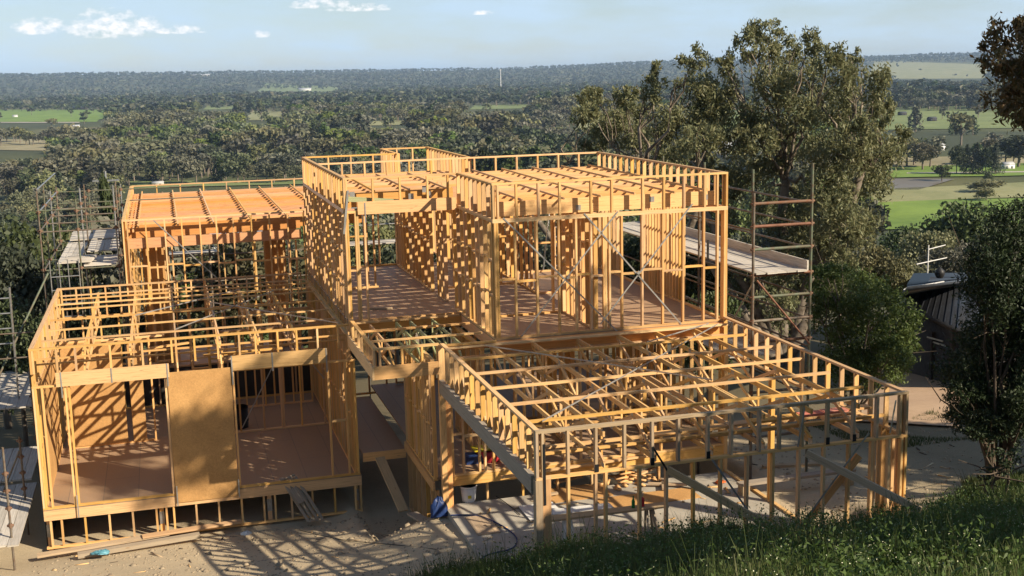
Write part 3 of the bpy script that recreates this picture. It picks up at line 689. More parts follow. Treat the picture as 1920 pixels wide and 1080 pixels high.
# --- garage
GF = -0.55
GX = [0.0, 0.10, 0.54, 1.03, 1.54, 2.04, 2.52, 3.07, 3.51, 4.04, 4.43, 4.87, 5.37, 5.89, 6.36, 6.83, 6.96]
para(0, 7.01, y=0, z0=GT, z1=GP, pts=GX, mat_=OLDSHADEPINE, label='front parapet of the garage, shade put into its greyer timber')  # tree shade on this parapet is put into the greyer timber colour
g = wall_x(0.26, 7.01, 0, GF, GT, [0.54, 1.02, 1.20, 1.81, 2.30, 2.80, 3.31, 3.81, 4.31, 4.82, 5.31, 5.81, 6.27, 6.62, 6.88, 6.965], top=1, mat_=PINE, label='open stud front wall of the garage')
bx('top_plate', 0, 0.26, 0.001, SD, GT-.045, GT-.001, PINE, g)
g = group_part('corner_post', house, (0, 0, GF)); bx('post', -.02, .10, -.02, .14, GF, GT-.046, OLDSHADEPINE, g); bx('post', .101, .25, 0, .10, GF, GT-.047, LVL, g)
bx('steel_bracket', .12, .16, -.012, -.004, 1.95, 3.0, BLACKP, g)
g = para(.1, 7.0, x=-.0, z0=GT, z1=GP, sp=.44, mat_=PINE, label='left parapet of the garage')
bx('side_beam', -.05, .04, .15, 7.0, 2.12, GT-.002, GREYBEAM, g)
for k in range(13):
    yy = .5+k*.5
    beam('strut', (.10, yy, GT+.02), (.10, yy+.26, GT+.44), .09, .035, PINE, g)
wall_y(.1, 7.3, 7.01-SD, GF, GT, ys=[.1, .2, .34, .5, .66, .8, 1.0, 4.9, 5.0, 7.2], top=1, label='right wall of the garage open in the middle')
para(.1, 7.3, x=7.01-SD, z0=GT, z1=GP, sp=.5, mat_=PINE, label='right parapet of the garage')
g = group_part('rear_post', house, (0, 7, GF)); bx('post', -.05, .08, 6.95, 7.09, GF, 2.4, PINE, g); bx('post', .09, .20, 7.02, 7.11, GF, 2.4, LVL, g)
bx('post', -.05, .08, 6.95, 7.09, 2.4, GP-.045, PINE, g)
for x in (1.21, 2.14, 3.20, 4.18, 5.11, 6.05): truss(x, .12, YG-.1, 3.06, 2.44, PINE, 7)
for k, (y, xa, xb) in enumerate(((7.05, .12, 6.92), (5.88, .1, 6.8), (4.60, .1, 6.85), (3.38, .1, 6.8), (2.17, .08, 6.72), (1.0, .1, 6.72), (.35, .1, 6.6))):
    bx('roof_batten', xa, xb, y, y+.075, 3.063, 3.108, PINE if k < 6 else OLDSHADEPINE, house)
bx('roof_batten', .1, 6.88, 7.19, 7.27, 3.0, 3.10, LVL, house)
strap((.4, .9, 3.115), (6.7, 7.1, 3.115), house, .03); strap((1.0, 6.9, 3.12), (4.3, 2.4, 3.12), house, .03); strap((4.4, 5.9, 3.118), (6.5, 7.2, 3.118), house, .03)
for y, z in ((.55, 2.62), (.9, 2.48), (1.4, 2.44)):
    bx('blocking_rail', .12, 6.9, y, y+.09, z, z+.045, PINE, house)
beam('timber_brace', (4.0, .3, -.4), (6.1, .12, 2.1), .045, .14, LVL, house)
for a, b_ in (((2.05, 2.75), (2.35, 2.25)), ((3.15, 2.40), (4.62, .25)), ((6.2, 2.55), (4.3, .3))):
    beam('strap_brace', (a[0], -.02, a[1]), (b_[0], -.022, b_[1]), .004, .035, STRAP if a[0] > 3 else BLACKP, house)
strap((4.78, -.03, 2.45), (4.9, -.03, 3.15), house); strap((6.62, -.03, 2.5), (6.72, -.03, 3.1), house)
for x in (1.02, 2.02, 3.05, 5.35, 5.88):
    bx('steel_cleat', x, x+.07, -.012, -.004, GT-.01, GT+.12, BLACKP, house)
# wall between garage and the lower storey
wall_x(.0, 7.0, YG-.09, 0.08, 2.82, [0.0, .25, .5, .87, 1.0, 1.2, 1.75, 1.95, 2.4, 2.9, 3.3, 3.8, 4.3, 4.8, 5.3, 5.8, 6.3, 6.9], nogs=(1.0,), label='stud wall between the garage and the lower storey')
bx('bearer', 0, 7.0, YG-.10, YG-.05, -.14, .075, PINE, house)
wall_x(.2, 7.0, YG-.03, GF-.9, -.15, sp=.9, top=0, name='subfloor_frame')
# lower storey floor, left side wall and deck
bx('floor_sheet', -.1, 7.0, YG, YR-3, .03, .075, FLOOR, house)
wall_y(YG, YM, -.16, 0.0, 2.8, sp=.24, nogs=(1.2,)); bx('bearer', -.21, -.165, YG-.1, YM, -.22, -.001, PINE, house)
wall_y(YG, YM, -.14, -1.8, -.23, sp=.55, top=0, name='subfloor_frame')
bx('floor_sheet', -1.25, -.17, YM+.1, 16, -.27, -.23, FLOOR, house); bx('bearer', -1.25, -.17, YM+.05, YM+.095, -.45, -.23, PINE, house)
for x in (1.2, 3.4, 5.6): wall_y(YG+.8, YG+3.6, x, .08, 2.8, sp=.45)
wall_x(1.3, 6.9, YG+3.7, .08, 2.8, sp=.5, nogs=(1.4,))
wall_x(-1.2, 0.4, 16.1, -.2, 2.7, sp=.5)
wall_x(0.6, X1, YB, .1, ZF-.3, sp=.6, label='back wall frame of the lower storey')
wall_y(YG+.2, YB, X1-SD, .08, 2.8, sp=.55, label='right wall frame of the lower storey')

# ------------------------------------------------------------------ scaffolding
def P3(px, py, z): v = onz(px, py, z); return (float(v[0]), float(v[1]), z)
def scaffold(loc, label, group=None): return thing('scaffold', loc, label, 'scaffold', group)
def coupler(p, parent): 
    a = Acc(); a.tube([(0, 0, -.05), (0, 0, .05)], [.042, .042], 0, 8); a.box(-.06, .06, -.02, .02, -.02, .02)
    return link('coupler', _coup, p, parent)
_a = Acc(); _a.tube([(0, 0, -.05), (0, 0, .05)], [.040, .040], 0, 8); _a.box(-.07, .07, -.022, .022, -.022, .022); _coup = _a.mesh('coupler', RUST)
def deck(parent, x0, x1, y0, y1, z, n=5, along='y', name='deck_plank'):
    for i in range(n):
        if along == 'y':
            w = (x1-x0)/n; bx(name, x0+i*w+.006, x0+(i+1)*w-.006, y0+jit(.03), y1+jit(.03), z-.04, z+jit(.004), DECK, parent)
        else:
            w = (y1-y0)/n; bx(name, x0+jit(.03), x1+jit(.03), y0+i*w+.006, y0+(i+1)*w-.006, z-.04, z+jit(.004), DECK, parent)
# right-hand scaffold along the far side of the upper storey
s = scaffold((8.2, 7, -.8), 'rusty tube scaffold tower with long plank platform beside the upper storey')
ZL = [5.90, 5.37, 4.83, 4.22, 3.70, 3.13, 2.62, 1.4, 0.3]
for j, y in enumerate((6.95, 9.9, 12.8, 15.7)):
    for x in (7.50, 9.0):
        top = 6.15 if x < 8 else 6.78
        pipe('standard', (x, y, float(H(x, y))), (x, y, top-.35*(j > 0)), .034, SCAF if (x < 8) else SCAFG, s)
    if j == 0:
        for k, z in enumerate(ZL):
            pipe('ledger', (7.50, y, z), (9.0, y, z), .036, [RUST, SCAFR, SCAFG, SCAFR, SCAFG, SCAF, RUST, SCAF, SCAF][k], s)
            for x in (7.50, 9.0): link('coupler', _coup, (x, y, z), s)
for k, z in enumerate((5.85, 5.32, 4.78, 3.62, 3.08, 2.4, 1.2)):
    pipe('ledger', (9.0, 6.95, z), (9.0, 15.7, z), .026, SCAF, s)
    if k in (1, 3, 4, 5): pipe('ledger', (7.50, 6.95, z-.05), (7.50, 15.7, z-.05), .022, SCAF, s)
pipe('brace', (7.56, 6.88, 4.12), (8.98, 6.88, 2.48), .024, SCAFR, s)
pipe('brace', (7.5, 6.99, 4.0), (7.5, 8.3, 2.6), .02, GALV, s)
deck(s, 7.54, 8.86, 6.85, 17.2, 4.29, 5)
bx('toe_board', 8.88, 8.92, 6.9, 17.2, 4.26, 4.50, DECK, s)
deck(s, 7.54, 8.86, 8.2, 16.2, 2.0, 5)
bx('toe_board', 8.88, 8.92, 8.2, 16.2, 2.0, 2.26, DECK, s)
for y in (9.4, 12.4): bx('deck_bracket', 7.5, 7.54, y, y+.05, 4.25, 4.75, BLACKP, s)
# left-hand scaffold behind the left wing
s = scaffold((-8, 22, -3), 'tall weathered scaffold with loaded plank deck behind the left wing')
SX, SY = (-9.1, -8.05, -6.98), (19.4, 21.6, 23.8, 26.2)
for i, x in enumerate(SX):
    for j, y in enumerate(SY):
        top = 6.0-.22*j+(.15 if (i+j) % 2 else 0)-(.5 if i == 1 and j == 0 else 0)
        pipe('standard', (x+jit(.03), y, float(H(x, y))), (x, y, top), .024, (SCAF, SCAFG, GALV)[(i+j) % 3], s)
        for z in (3.6, 4.75, 5.3): link('coupler', _coup, (x, y, z), s)
for y in SY:
    for z in (3.58, 4.72): pipe('ledger', (-9.15, y, z), (-6.9, y, z), .022, SCAF if z > 4 else SCAFG, s)
for z in (5.35,): pipe('ledger', (-9.15, 19.4, z), (-6.9, 19.4, z), .022, SCAFG, s)
for z in (4.9, 5.3): pipe('ledger', (-9.15, 26.2, z), (-4.2, 26.2, z), .02, SCAFG, s)
for x in SX:
    for z in (3.55, 4.75, 5.3, 5.95):
        if x < -9 or z < 4.7: pipe('ledger', (x, 19.3, z), (x, 26.3, z), .022, GALV if z > 5 else SCAF, s)
deck(s, -8.75, -8.1, 19.9, 26.1, 3.72, 4); deck(s, -8.0, -7.05, 19.5, 21.5, 3.66, 4, 'x'); deck(s, -8.0, -7.05, 21.8, 24.5, 3.78, 4); deck(s, -8.7, -7.1, 24.6, 27.2, 3.82, 6, 'x')
for k in range(7): bx('deck_plank', -8.6+.02*k, -7.75+.02*k, 19.5+.16*k, 19.6+.16*k, 3.74+.004*k, 3.80+.004*k, DECK, s)
for z in (2.6, 3.0, 3.4): pipe('ledger', (-8.9, 19.2, z), (-8.1, 19.2, z), .018, GALV, s)
for x in (-8.9, -8.65, -8.4, -8.1): pipe('standard', (x, 19.2, 2.2), (x, 19.2, 3.9), .016, GALV, s)
pipe('ledger', (-8.9, 19.2, 2.2), (-8.1, 19.2, 2.2), .018, GALV, s)
pipe('brace', (-8.95, 19.0, 3.55), (-10.35, 17.3, .95), .03, SCAFG, s)
# low scaffold decks along the left wing
s = scaffold((-9.8, 12, -1.6), 'low scaffold with two pale plank walkways along the left wing')
deck(s, -10.6, -9.12, 8.9, 13.2, -.88, 6); deck(s, -10.7, -9.25, 13.3, 16.2, -.80, 6); deck(s, -10.9, -9.32, 16.4, 21, .30, 6)
for x, y, top in ((-9.32, 9.35, 1.2), (-9.28, 11.9, .7), (-9.4, 16.3, 1.4), (-10.5, 16.9, 4.3), (-10.6, 9.3, 1.2)):
    pipe('standard', (x, y, float(H(x, y))-.05), (x, y, top), .026, SCAF, s)
    for z in (-.6, -.2, .2, .6): link('coupler', _coup, (x, y, z), s)
pipe('brace', (-9.85, 12.6, -.85), (-9.3, 11.9, .35), .022, SCAF, s)
for z in (1.5, 2.2): pipe('ledger', (-11.4, 17.2, z), (-9.3, 17.2, z), .022, SCAF, s)
# scaffold behind the back left wing
s = scaffold((-3, 33, -4), 'dark scaffold standing behind the back left wing')
for x in (-5.6, -3.9, -1.2, -.7, 0.6):
    pipe('standard', (x, 32.6, float(H(x, 32.6))), (x, 32.6, 4.6), .045, SCAF, s)
for z in (3.1, 1.9, 0.8): pipe('ledger', (-5.7, 32.6, z), (.7, 32.6, z), .03, SCAF, s)
pipe('brace', (-2.9, 32.5, 4.2), (-1.3, 32.5, 2.4), .03, SCAF, s)
deck(s, -6.2, -3.6, 32.7, 33.6, 2.0, 3, 'x')
s2 = scaffold((0, 22, -3), 'thin scaffold poles behind the open rooms of the upper storey')
for x in (-.6, .9, 4.5): pipe('standard', (x, 22.6, float(H(x, 22.6))), (x, 22.6, 5.3), .024, GALV, s2)
for z in (4.6, 4.0): pipe('ledger', (-.7, 22.6, z), (4.6, 22.6, z), .02, GALV, s2)
for k in range(3): bx('deck_plank', -.6, 2.6, 22.7+k*.28, 22.96+k*.28, 3.3, 3.34, DECK, s2)

def ladder(a, b_, w, steps, label, m_=ALU, ax=Vector((1, 0, 0)), r=.022):
    t = thing('ladder', a, label, 'ladder'); a = Vector(a); b_ = Vector(b_); h = ax*w/2
    for sgn in (-1, 1): beam('rail', a+sgn*h, b_+sgn*h, .03, .07, m_, t)
    for k in range(steps):
        p = a.lerp(b_, (k+.7)/(steps+.4)); pipe('rung', p-h, p+h, r, m_, t)
    return t
ladder((-10.15, 17.4, .3), (-10.12, 17.5, 3.45), .55, 7, 'silver ladder upright against the far left scaffold', GALV)
t = thing('step_ladder', (6.0, 16.6, 2.2), 'aluminium step ladder seen through the studs of the upper storey', 'ladder')
for sgn in (-1, 1):
    beam('rail', (5.95+sgn*.30, 16.3, 2.3), (5.95+sgn*.18, 16.7, 5.2), .03, .08, ALU, t); beam('back_leg', (5.95+sgn*.32, 17.5, 2.3), (5.95+sgn*.18, 16.8, 5.2), .03, .05, ALU, t)
for k in range(9):
    f = (k+1)/10; bx('tread', 5.95-.28+.1*f, 5.95+.28-.1*f, 16.3+.4*f-.04, 16.3+.4*f+.04, 2.3+2.9*f, 2.33+2.9*f, ALU, t)
bx('deck', 4.9, 7.0, 16.2, 17.8, 2.2, 2.28, DECK, s2)

# ------------------------------------------------------------------ loose things on the site
def one(o, label, cat, group=None): return tag(o, label, cat, group)
one(beam('timber_prop', (2.27, -.14, 2.36), (3.9, -1.85, 1.45), .045, .13, OLDSHADEPINE), 'long grey timber prop slanting from garage wall middle down into the grass', 'timber prop')
one(beam('timber_prop', (4.89, -.14, 2.36), (6.1, -1.75, 1.72), .045, .13, OLDSHADEPINE), 'pale timber prop slanting from garage wall to grass at right', 'timber prop')
# slotted ramp of old pallet boards
t = thing('pallet_ramp', (-2.9, 10, -1.2), 'grey slatted pallet ramp leaning up to the left wing floor', 'ramp')
A0, B0 = Vector(P3(592, 976, -1.62)), Vector(P3(540, 895, -.66))
side = Vector((1, .05, 0)).normalized()
for k in range(4): beam('slat', A0+side*(k-1.5)*.115, B0+side*(k-1.5)*.115, .075, .03, GREYBEAM, t)
for f0, f1 in ((0.0, .05), (.42, .75), (.97, 1.0)): beam('cross_board', A0.lerp(B0, f0)+Vector((0, -.01, .024)), A0.lerp(B0, f1)+Vector((0, -.01, .024)), .44, .014, GREYBEAM, t)
one(beam('plank', P3(757, 958, -1.05), P3(712, 858, -.18), .24, .04, OLDSHADEPINE), 'rough plank sloping up into the dark gap beside the entry', 'plank')
one(beam('plank', P3(772, 962, -.93), P3(866, 1018, -.66), .24, .045, GREYBEAM), 'pale grey plank lying on the ground between yard and slab', 'plank')
one(beam('plank', (-8.9, 9.95, -1.60), (-6.0, 10.25, -1.55), .22, .05, OLDSHADEPINE), 'long board lying in the dirt below the left wing corner', 'plank')
one(beam('plank', (-8.0, 9.55, -1.56), (-5.3, 9.85, -1.54), .18, .10, GREYBEAM), 'thick sleeper lying in the sand in front of the left wing', 'plank')
one(beam('plank', (-6.6, 10.15, -1.52), (-4.3, 10.42, -1.53), .20, .045, PINE), 'bright board lying against the subfloor studs', 'plank')
one(beam('plank', P3(940, 895, .05), P3(1240, 850, .05), .1, .05, PINE), 'pine length lying along the back wall of the garage', 'plank')
# bucket
t = thing('bucket', P3(879, 938, GF), 'white plastic bucket at the back of the garage slab', 'bucket')
bl = t.location
V, Fq = tube_np([(0, 0, 0), (0, 0, .36), (0, 0, .36), (0, 0, .02)], [.15, .19, .18, .145], 20)
a = Acc(); a.add(V, Fq); a.tube([(0, 0, .335), (0, 0, .36)], [.20, .20], 0, 20); a.tube([(0, 0, .018), (0, 0, .02)], [.122, .001], 0, 20)
link('body', a.mesh('bucket', WHITE, True), bl, t)
bx('label', bl.x-.06, bl.x+.02, bl.y-.178, bl.y-.172, bl.z+.1, bl.z+.17, YEL, t)
hp = [(.15*math.cos(u), -.12*math.sin(u)-.04, .29-.13*math.sin(u)) for u in np.linspace(0, math.pi, 9)]
a = Acc(); a.tube(hp, [.006]*9, 0, 5); link('handle', a.mesh('handle', GALV), bl, t)
# black drum inside the left wing
t = thing('black_drum', (-3.95, 15.9, LF), 'black plastic drum on the floor inside the left wing', 'drum')
a = Acc(); a.tube([(0, 0, 0), (0, 0, .6), (0, 0, .62), (0, 0, .60)], [.26, .27, .25, .01], 0, 20); link('body', a.mesh('drum', BLACKP), t.location, t)
a = Acc(); a.tube([(0, 0, .2), (0, 0, .23)], [.285, .285], 0, 20); a.tube([(0, 0, .57), (0, 0, .6)], [.285, .285], 0, 20); link('rim', a.mesh('rim', BLACKP), t.location, t)
# blue tarp crumpled at the post
def lump(name, loc, rx, ry, rz, m_, label, cat, seed=1, fold=.25):
    g = np.random.default_rng(seed); V = []; F = []; n, k = 14, 22
    for i in range(n+1):
        for j in range(k):
            u = i/n; th = 2*math.pi*j/k
            r = math.sin(u*math.pi/2)*(1+fold*math.sin(3*th+seed)+fold*.6*math.sin(7*th+2*u*5+seed)); z = math.cos(u*math.pi/2)*(1+fold*.5*math.sin(5*th+u*6))
            V.append((rx*r*math.cos(th), ry*r*math.sin(th), max(0, rz*z+g.normal()*.012)))
    for i in range(n):
        for j in range(k): F.append((i*k+j, i*k+(j+1) % k, (i+1)*k+(j+1) % k, (i+1)*k+j))
    return one(link(name, npmesh(name, V, F, m_), loc), label, cat)
p = P3(822, 960, -.6); lump('tarp', (p[0], p[1], -.68), .17, .14, .40, BLUE, 'dark blue tarp bunched at the foot of the rear garage post', 'tarp', 3, .3)
lump('plastic_bag', P3(190, 1038, -1.5), .2, .08, .08, LBLUE, 'pale blue plastic bag half buried in the sand', 'plastic bag', 5)
lump('plastic_scrap', P3(462, 1002, -1.5), .12, .06, .07, WHITE, 'white scrap of plastic beside the dug hole', 'scrap', 6)
# hoses and leads
def lead(name, pts, r, m_, label, cat):
    P_ = [Vector(q) for q in pts]; out = []
    for i in range(len(P_)-1):
        p0, p1, p2, p3 = P_[max(i-1, 0)], P_[i], P_[i+1], P_[min(i+2, len(P_)-1)]
        for u in np.linspace(0, 1, 7)[:-1]:
            out.append(tuple(.5*((2*p1)+(-p0+p2)*u+(2*p0-5*p1+4*p2-p3)*u*u+(-p0+3*p1-3*p2+p3)*u**3)))
    out.append(tuple(P_[-1])); a = Acc(); a.tube(out, [r]*len(out), 0, 6)
    return one(link(name, a.mesh(name, m_, True)), label, cat)
Z1 = GF+.02
lead('hose', [P3(845, 966, Z1), P3(895, 967, Z1), P3(940, 985, Z1), P3(968, 1008, Z1), P3(960, 1028, Z1), P3(915, 1040, Z1), P3(893, 1056, Z1)], .016, BLUE, 'blue hose curling over the slab beside the corner post', 'hose')
lead('cable', [P3(930, 930, Z1), P3(958, 950, Z1), P3(975, 965, Z1)], .01, BLACKP, 'thin dark cable at the back of the garage slab', 'cable')
def gz(px, py, z): q = P3(px, py, z); return (q[0], q[1], float(H(q[0], q[1]))+.015)
lead('cable', [gz(560, 985, -1.6), gz(640, 1000, -1.3), gz(740, 1030, -1.1), gz(820, 1050, -.9)], .008, BLACKP, 'thin black lead trailing across the dirt yard', 'cable')
# work bench with bottle and can
t = thing('trestle_bench', P3(1130, 965, .15), 'long plank bench on trestles inside the garage', 'bench')
pa, pb = Vector(P3(1022, 974, .15)), Vector(P3(1250, 946, .15))
beam('bench_top', pa, pb, .26, .04, OLDSHADEPINE, t); beam('bench_top', pa+Vector((0, .32, 0)), pb+Vector((-1.1, .32, 0)), .28, .04, WHITE, t)
for f in (.16, .84):
    q = pa.lerp(pb, f)
    for dx, dy in ((-.06, -.18), (.06, .3)): beam('leg', (q.x+dx, q.y+dy, GF+.01), (q.x, q.y+.06+dy*.2, .12), .04, .07, WHITE if f < .5 else GREYBEAM, t)
    for dx, dy in ((.2, -.18), (.25, .3)): beam('leg', (q.x+dx, q.y+dy, GF+.01), (q.x+.1, q.y+.06+dy*.2, .12), .04, .07, WHITE if f < .5 else GREYBEAM, t)
def bottle(loc, prof, m_, name, label, cat):
    a = Acc(); a.tube([(0, 0, z) for z, r in prof], [r for z, r in prof], 0, 14); return one(link(name, a.mesh(name, m_, True), loc), label, cat)
q = pa.lerp(pb, .72); bottle((q.x, q.y, .172), [(0, .035), (.14, .036), (.19, .016), (.25, .014), (.252, .001)], GREENG, 'bottle', 'green glass bottle standing on the plank bench', 'bottle')
q = pa.lerp(pb, .80); bottle((q.x, q.y+.02, .172), [(0, .04), (.16, .042), (.18, .03), (.2, .001)], REDP, 'drink_can', 'red drink container beside the green bottle', 'drink can')
for (c, sz, m_, lb) in ((P3(1080, 925, GF), (1.5, .9), OSB, 'ply sheet lying flat on the slab in dappled light'), (P3(1215, 935, GF), (2.3, .7), OSB, 'long ply sheet lying on the slab behind the bench'), (P3(905, 985, GF), (.5, 1.1), OLDSHADEPINE, 'weathered sheet lying beside the blue hose')):
    o = bx('board_sheet', c[0]-sz[0]/2, c[0]+sz[0]/2, c[1]-sz[1]/2, c[1]+sz[1]/2, GF+.003, GF+.022, m_); one(o, lb, 'board')
one(bx('board_sheet', 1.55, 2.35, 5.6, 6.5, GF+.025, GF+.04, WHITE), 'white board offcut on the slab behind the corner post', 'board')
for i, (px, py, l, ang, h_) in enumerate(((1000, 930, .6, .1, .06), (1190, 893, 1.1, .5, .09), (1215, 905, .9, -.4, .05), (1040, 905, .8, .3, .08), (1245, 915, .7, 1.2, .05))):
    q = P3(px, py, GF+.1); one(beam('timber_offcut', (q[0], q[1], GF+.05+h_/2), (q[0]+l*math.cos(ang), q[1]+l*math.sin(ang), GF+.05+h_/2+.05*(i == 1)), .09, .045, PINE if i % 2 else OLDSHADEPINE), ['short offcut near the corner post', 'longest offcut leaning on the scrap pile', 'offcut angled toward the front of the pile', 'pale offcut beside the dappled ply sheet', 'offcut lying crosswise behind the scrap pile'][i]+' on the garage slab', 'offcut')
a = Acc(); g_ = np.random.default_rng(4); q = P3(1178, 902, GF)
for k in range(46):
    x, y = g_.normal(0, .28, 2); l = g_.uniform(.1, .35); th = g_.uniform(0, 3.1); z = max(0, .22-.5*math.hypot(x, y))*g_.random()
    cs, sn = math.cos(th), math.sin(th); V = [(x+cs*u*l/2-sn*v*.04, y+sn*u*l/2+cs*v*.04, z+w) for w in (0.0, .03) for u, v in ((-1, -1), (1, -1), (1, 1), (-1, 1))]
    a.add(V, BOX_F)
o = link('offcut_pile', a.mesh('pile', PINE), (q[0], q[1], GF+.024)); tag(o, 'heap of short pine scraps on the garage slab', 'scrap pile', kind='stuff')
a = Acc(); g_ = np.random.default_rng(14)
for k in range(84):
    if k < 44: x, y = g_.uniform(-8.5, -.5), g_.uniform(6.5, 10.2)
    else: x, y = g_.uniform(7.8, 14), g_.uniform(3, 10)
    l = g_.uniform(.05, .3)*(1 if k % 9 else 2.5); th = g_.uniform(0, 3.1); w_ = g_.uniform(.006, .02); z = float(H(x, y)); cs, sn = math.cos(th), math.sin(th)
    a.add([(x+cs*u*l/2-sn*v*w_, y+sn*u*l/2+cs*v*w_, z+w) for w in (0.0, w_) for u, v in ((-1, -1), (1, -1), (1, 1), (-1, 1))], BOX_F, k % 3)
tag(link('debris', a.mesh('debris', [OLDSHADEPINE, BARKD, PINE])), 'sticks and timber scraps strewn about the dirt yard', kind='stuff')
a = Acc()
for k in range(60):
    x, y = g_.uniform(.4, 6.6), g_.uniform(3.0, 6.9); l = g_.uniform(.06, .4); th = g_.uniform(0, 3.1); w_ = g_.uniform(.01, .03); z = GF; cs, sn = math.cos(th), math.sin(th)
    a.add([(x+cs*u*l/2-sn*v*w_, y+sn*u*l/2+cs*v*w_, z+w) for w in (0.002, w_) for u, v in ((-1, -1), (1, -1), (1, 1), (-1, 1))], BOX_F, k % 2)
tag(link('offcuts', a.mesh('offcuts', [PINE, OLDSHADEPINE])), 'little timber scraps scattered over the garage slab', kind='stuff')
# colourful things on the lower floor behind the garage
t = thing('tool_tub', (1.35, 8.15, .08), 'yellow and red tubs of tools on the lower floor behind the garage', 'tool tub')
V, Fq = tube_np([(0, 0, 0), (0, 0, .28), (0, 0, .28), (0, 0, .03)], [.26, .34, .32, .24], 18)
link('tub', npmesh('tub', V, Fq, REDP, smooth=True), (1.35, 8.15, .08), t); link('lid', boxmesh(.9, .4, .03, YEL), (.95, 8.15, .38), t)
link('tray', boxmesh(.5, .3, .2, BLUE), (.75, 8.1, .18), t)
t = thing('tool_case', (2.05, 8.0, .08), 'bright yellow tool case to the right of the tubs', 'tool case')
link('case', boxmesh(.5, .3, .2, YEL), (1.95, 8.0, .19), t); link('handle', boxmesh(.16, .03, .04, BLACKP), (2.1, 8.0, .31), t)
# fallen timbers and a small orange object behind the garage
one(beam('plank', P3(1385, 908, -.3), P3(1600, 880, -.3), .22, .06, GREYBEAM), 'grey plank raised on blocks at the right of the slab', 'plank')
for k, px in enumerate((1395, 1590)):
    q = P3(px, 908-.13*(px-1385), -.3); one(bx('support_block', q[0]-.1, q[0]+.1, q[1]-.1, q[1]+.1, GF-.1, -.335, OLDSHADEPINE), ['left', 'right'][k]+' timber block under the raised grey plank', 'block')
one(beam('log', gz(1430, 880, -.8), gz(1560, 876, -.8), .14, .12, OLDSHADEPINE), 'old timber lying on the bare earth behind the garage studs', 'timber')
lump('orange_object', P3(1350, 905, GF+.02), .12, .08, .05, plain('orange_plastic', (.7, .15, .03), .5), 'small orange object on the slab behind the studs', 'orange object', 8)
# off-cut on the upper floor, black bag on the roof, red primed boards on the garage trusses
one(beam('timber_offcut', P3(690, 578, ZF+.03), P3(735, 578, ZF+.03), .09, .045, OLDSHADEPINE), 'short timber left on the upper storey floor', 'offcut')
for k in range(9):
    f = .02*k; m_ = REDPINE if k in (6, 7) else PINE
    o = bx('loose_board', 2.35+k*.5, 2.85+k*.5-.02, .72+f, .94+f, 2.66+.004*k, 2.70+.004*k, m_); o.parent = house; o.location = o.location-house.location

# ------------------------------------------------------------------ trees
def rotv(n, g):
    v = g.normal(size=(n, 3)); return v/np.linalg.norm(v, axis=1)[:, None]
def leaves(C, L, Wd, g, droop=0.0, jl=.35, outward=None):
    """one pointed leaf quad per centre"""
    n = len(C); a = rotv(n, g)
    if droop: a = a*(1-droop)+np.array([0, 0, -1.0])*droop; a /= np.linalg.norm(a, axis=1)[:, None]
    b_ = np.cross(a, rotv(n, g)); b_ /= np.linalg.norm(b_, axis=1)[:, None]+1e-9
    l = (L*(1+jl*g.uniform(-1, 1, n)))[:, None]*.5; w = (Wd*(1+jl*g.uniform(-1, 1, n)))[:, None]*.5
    V = np.stack([C-a*l, C+b_*w-a*l*.1, C+a*l, C-b_*w-a*l*.1], 1).reshape(-1, 3)
    return V, np.arange(4*n).reshape(n, 4)
def blobpts(blobs, dens, g, shell=.55, drop=.0):
    out = []
    for (cx, cy, cz, rx, ry, rz) in blobs:
        n = int(dens*(rx*ry*rz)**(2/3))+8
        # sub-clumps inside each blob leave gaps between them
        k = max(5, n//55); cen = rotv(k, g)*g.uniform(.25, 1, (k, 1))**.5
        idx_ = g.integers(0, k, n); p = cen[idx_]+g.normal(0, .17, (n, 3))*np.array([1, 1, 1.0])
        if drop: p[:, 2] -= g.exponential(drop, n)
        out.append(np.array([cx, cy, cz])+p*np.array([rx, ry, rz]))
    return np.concatenate(out)
def limb(acc, a, b_, r0, r1, g, m=0, n=5, wob=.12, seg=6):
    a = np.array(a, float); b_ = np.array(b_, float); L = np.linalg.norm(b_-a); pts = []
    for i in range(n+1):
        u = i/n; p = a+(b_-a)*u; p = p+g.normal(0, wob*L/n*.8, 3)*math.sin(math.pi*u); p[2] += math.sin(math.pi*u)*L*.04; pts.append(p)
    acc.tube(pts, [r0+(r1-r0)*i/n for i in range(n+1)], m, seg); return pts
# tall gum tree behind the house: foliage masses set where they hang in the crown
BL_GUM = [(1430,53,35,22),(1397,77,22,32),(1423,92,30,28),(1300,105,30,22),(1350,112,26,24),(1465,90,32,26),(1507,78,28,26),(1545,103,34,26),(1595,100,16,18),(1573,138,38,34),(1625,150,24,38),(1642,190,24,30),
 (1493,135,48,36),(1440,150,44,40),(1360,155,34,30),(1300,158,40,36),(1237,128,20,16),(1228,165,30,26),(1560,195,55,40),(1485,205,55,36),(1400,215,45,32),(1320,220,46,34),(1250,225,42,36),(1605,245,38,36),(1560,285,66,40),(1640,275,42,36),(1683,262,20,26),
 (1490,265,38,30),(1440,310,34,28),(1540,345,50,40),(1620,330,46,40),(1560,395,58,46),(1495,375,40,46),(1600,420,44,38),(1530,450,46,36),(1470,425,30,40),(1425,370,26,36),(1580,480,36,26),(1335,195,42,30),(1375,255,42,34),(1310,255,44,30),(1420,260,36,30),(1400,320,40,34),(1350,350,36,26),(1350,405,34,36),(1450,500,44,40),(1500,530,50,40),(1400,470,36,40),(1550,530,40,40),(1450,570,44,36),(1385,540,34,40),(1300,285,36,26),(1345,315,26,20),(1655,225,18,20)]
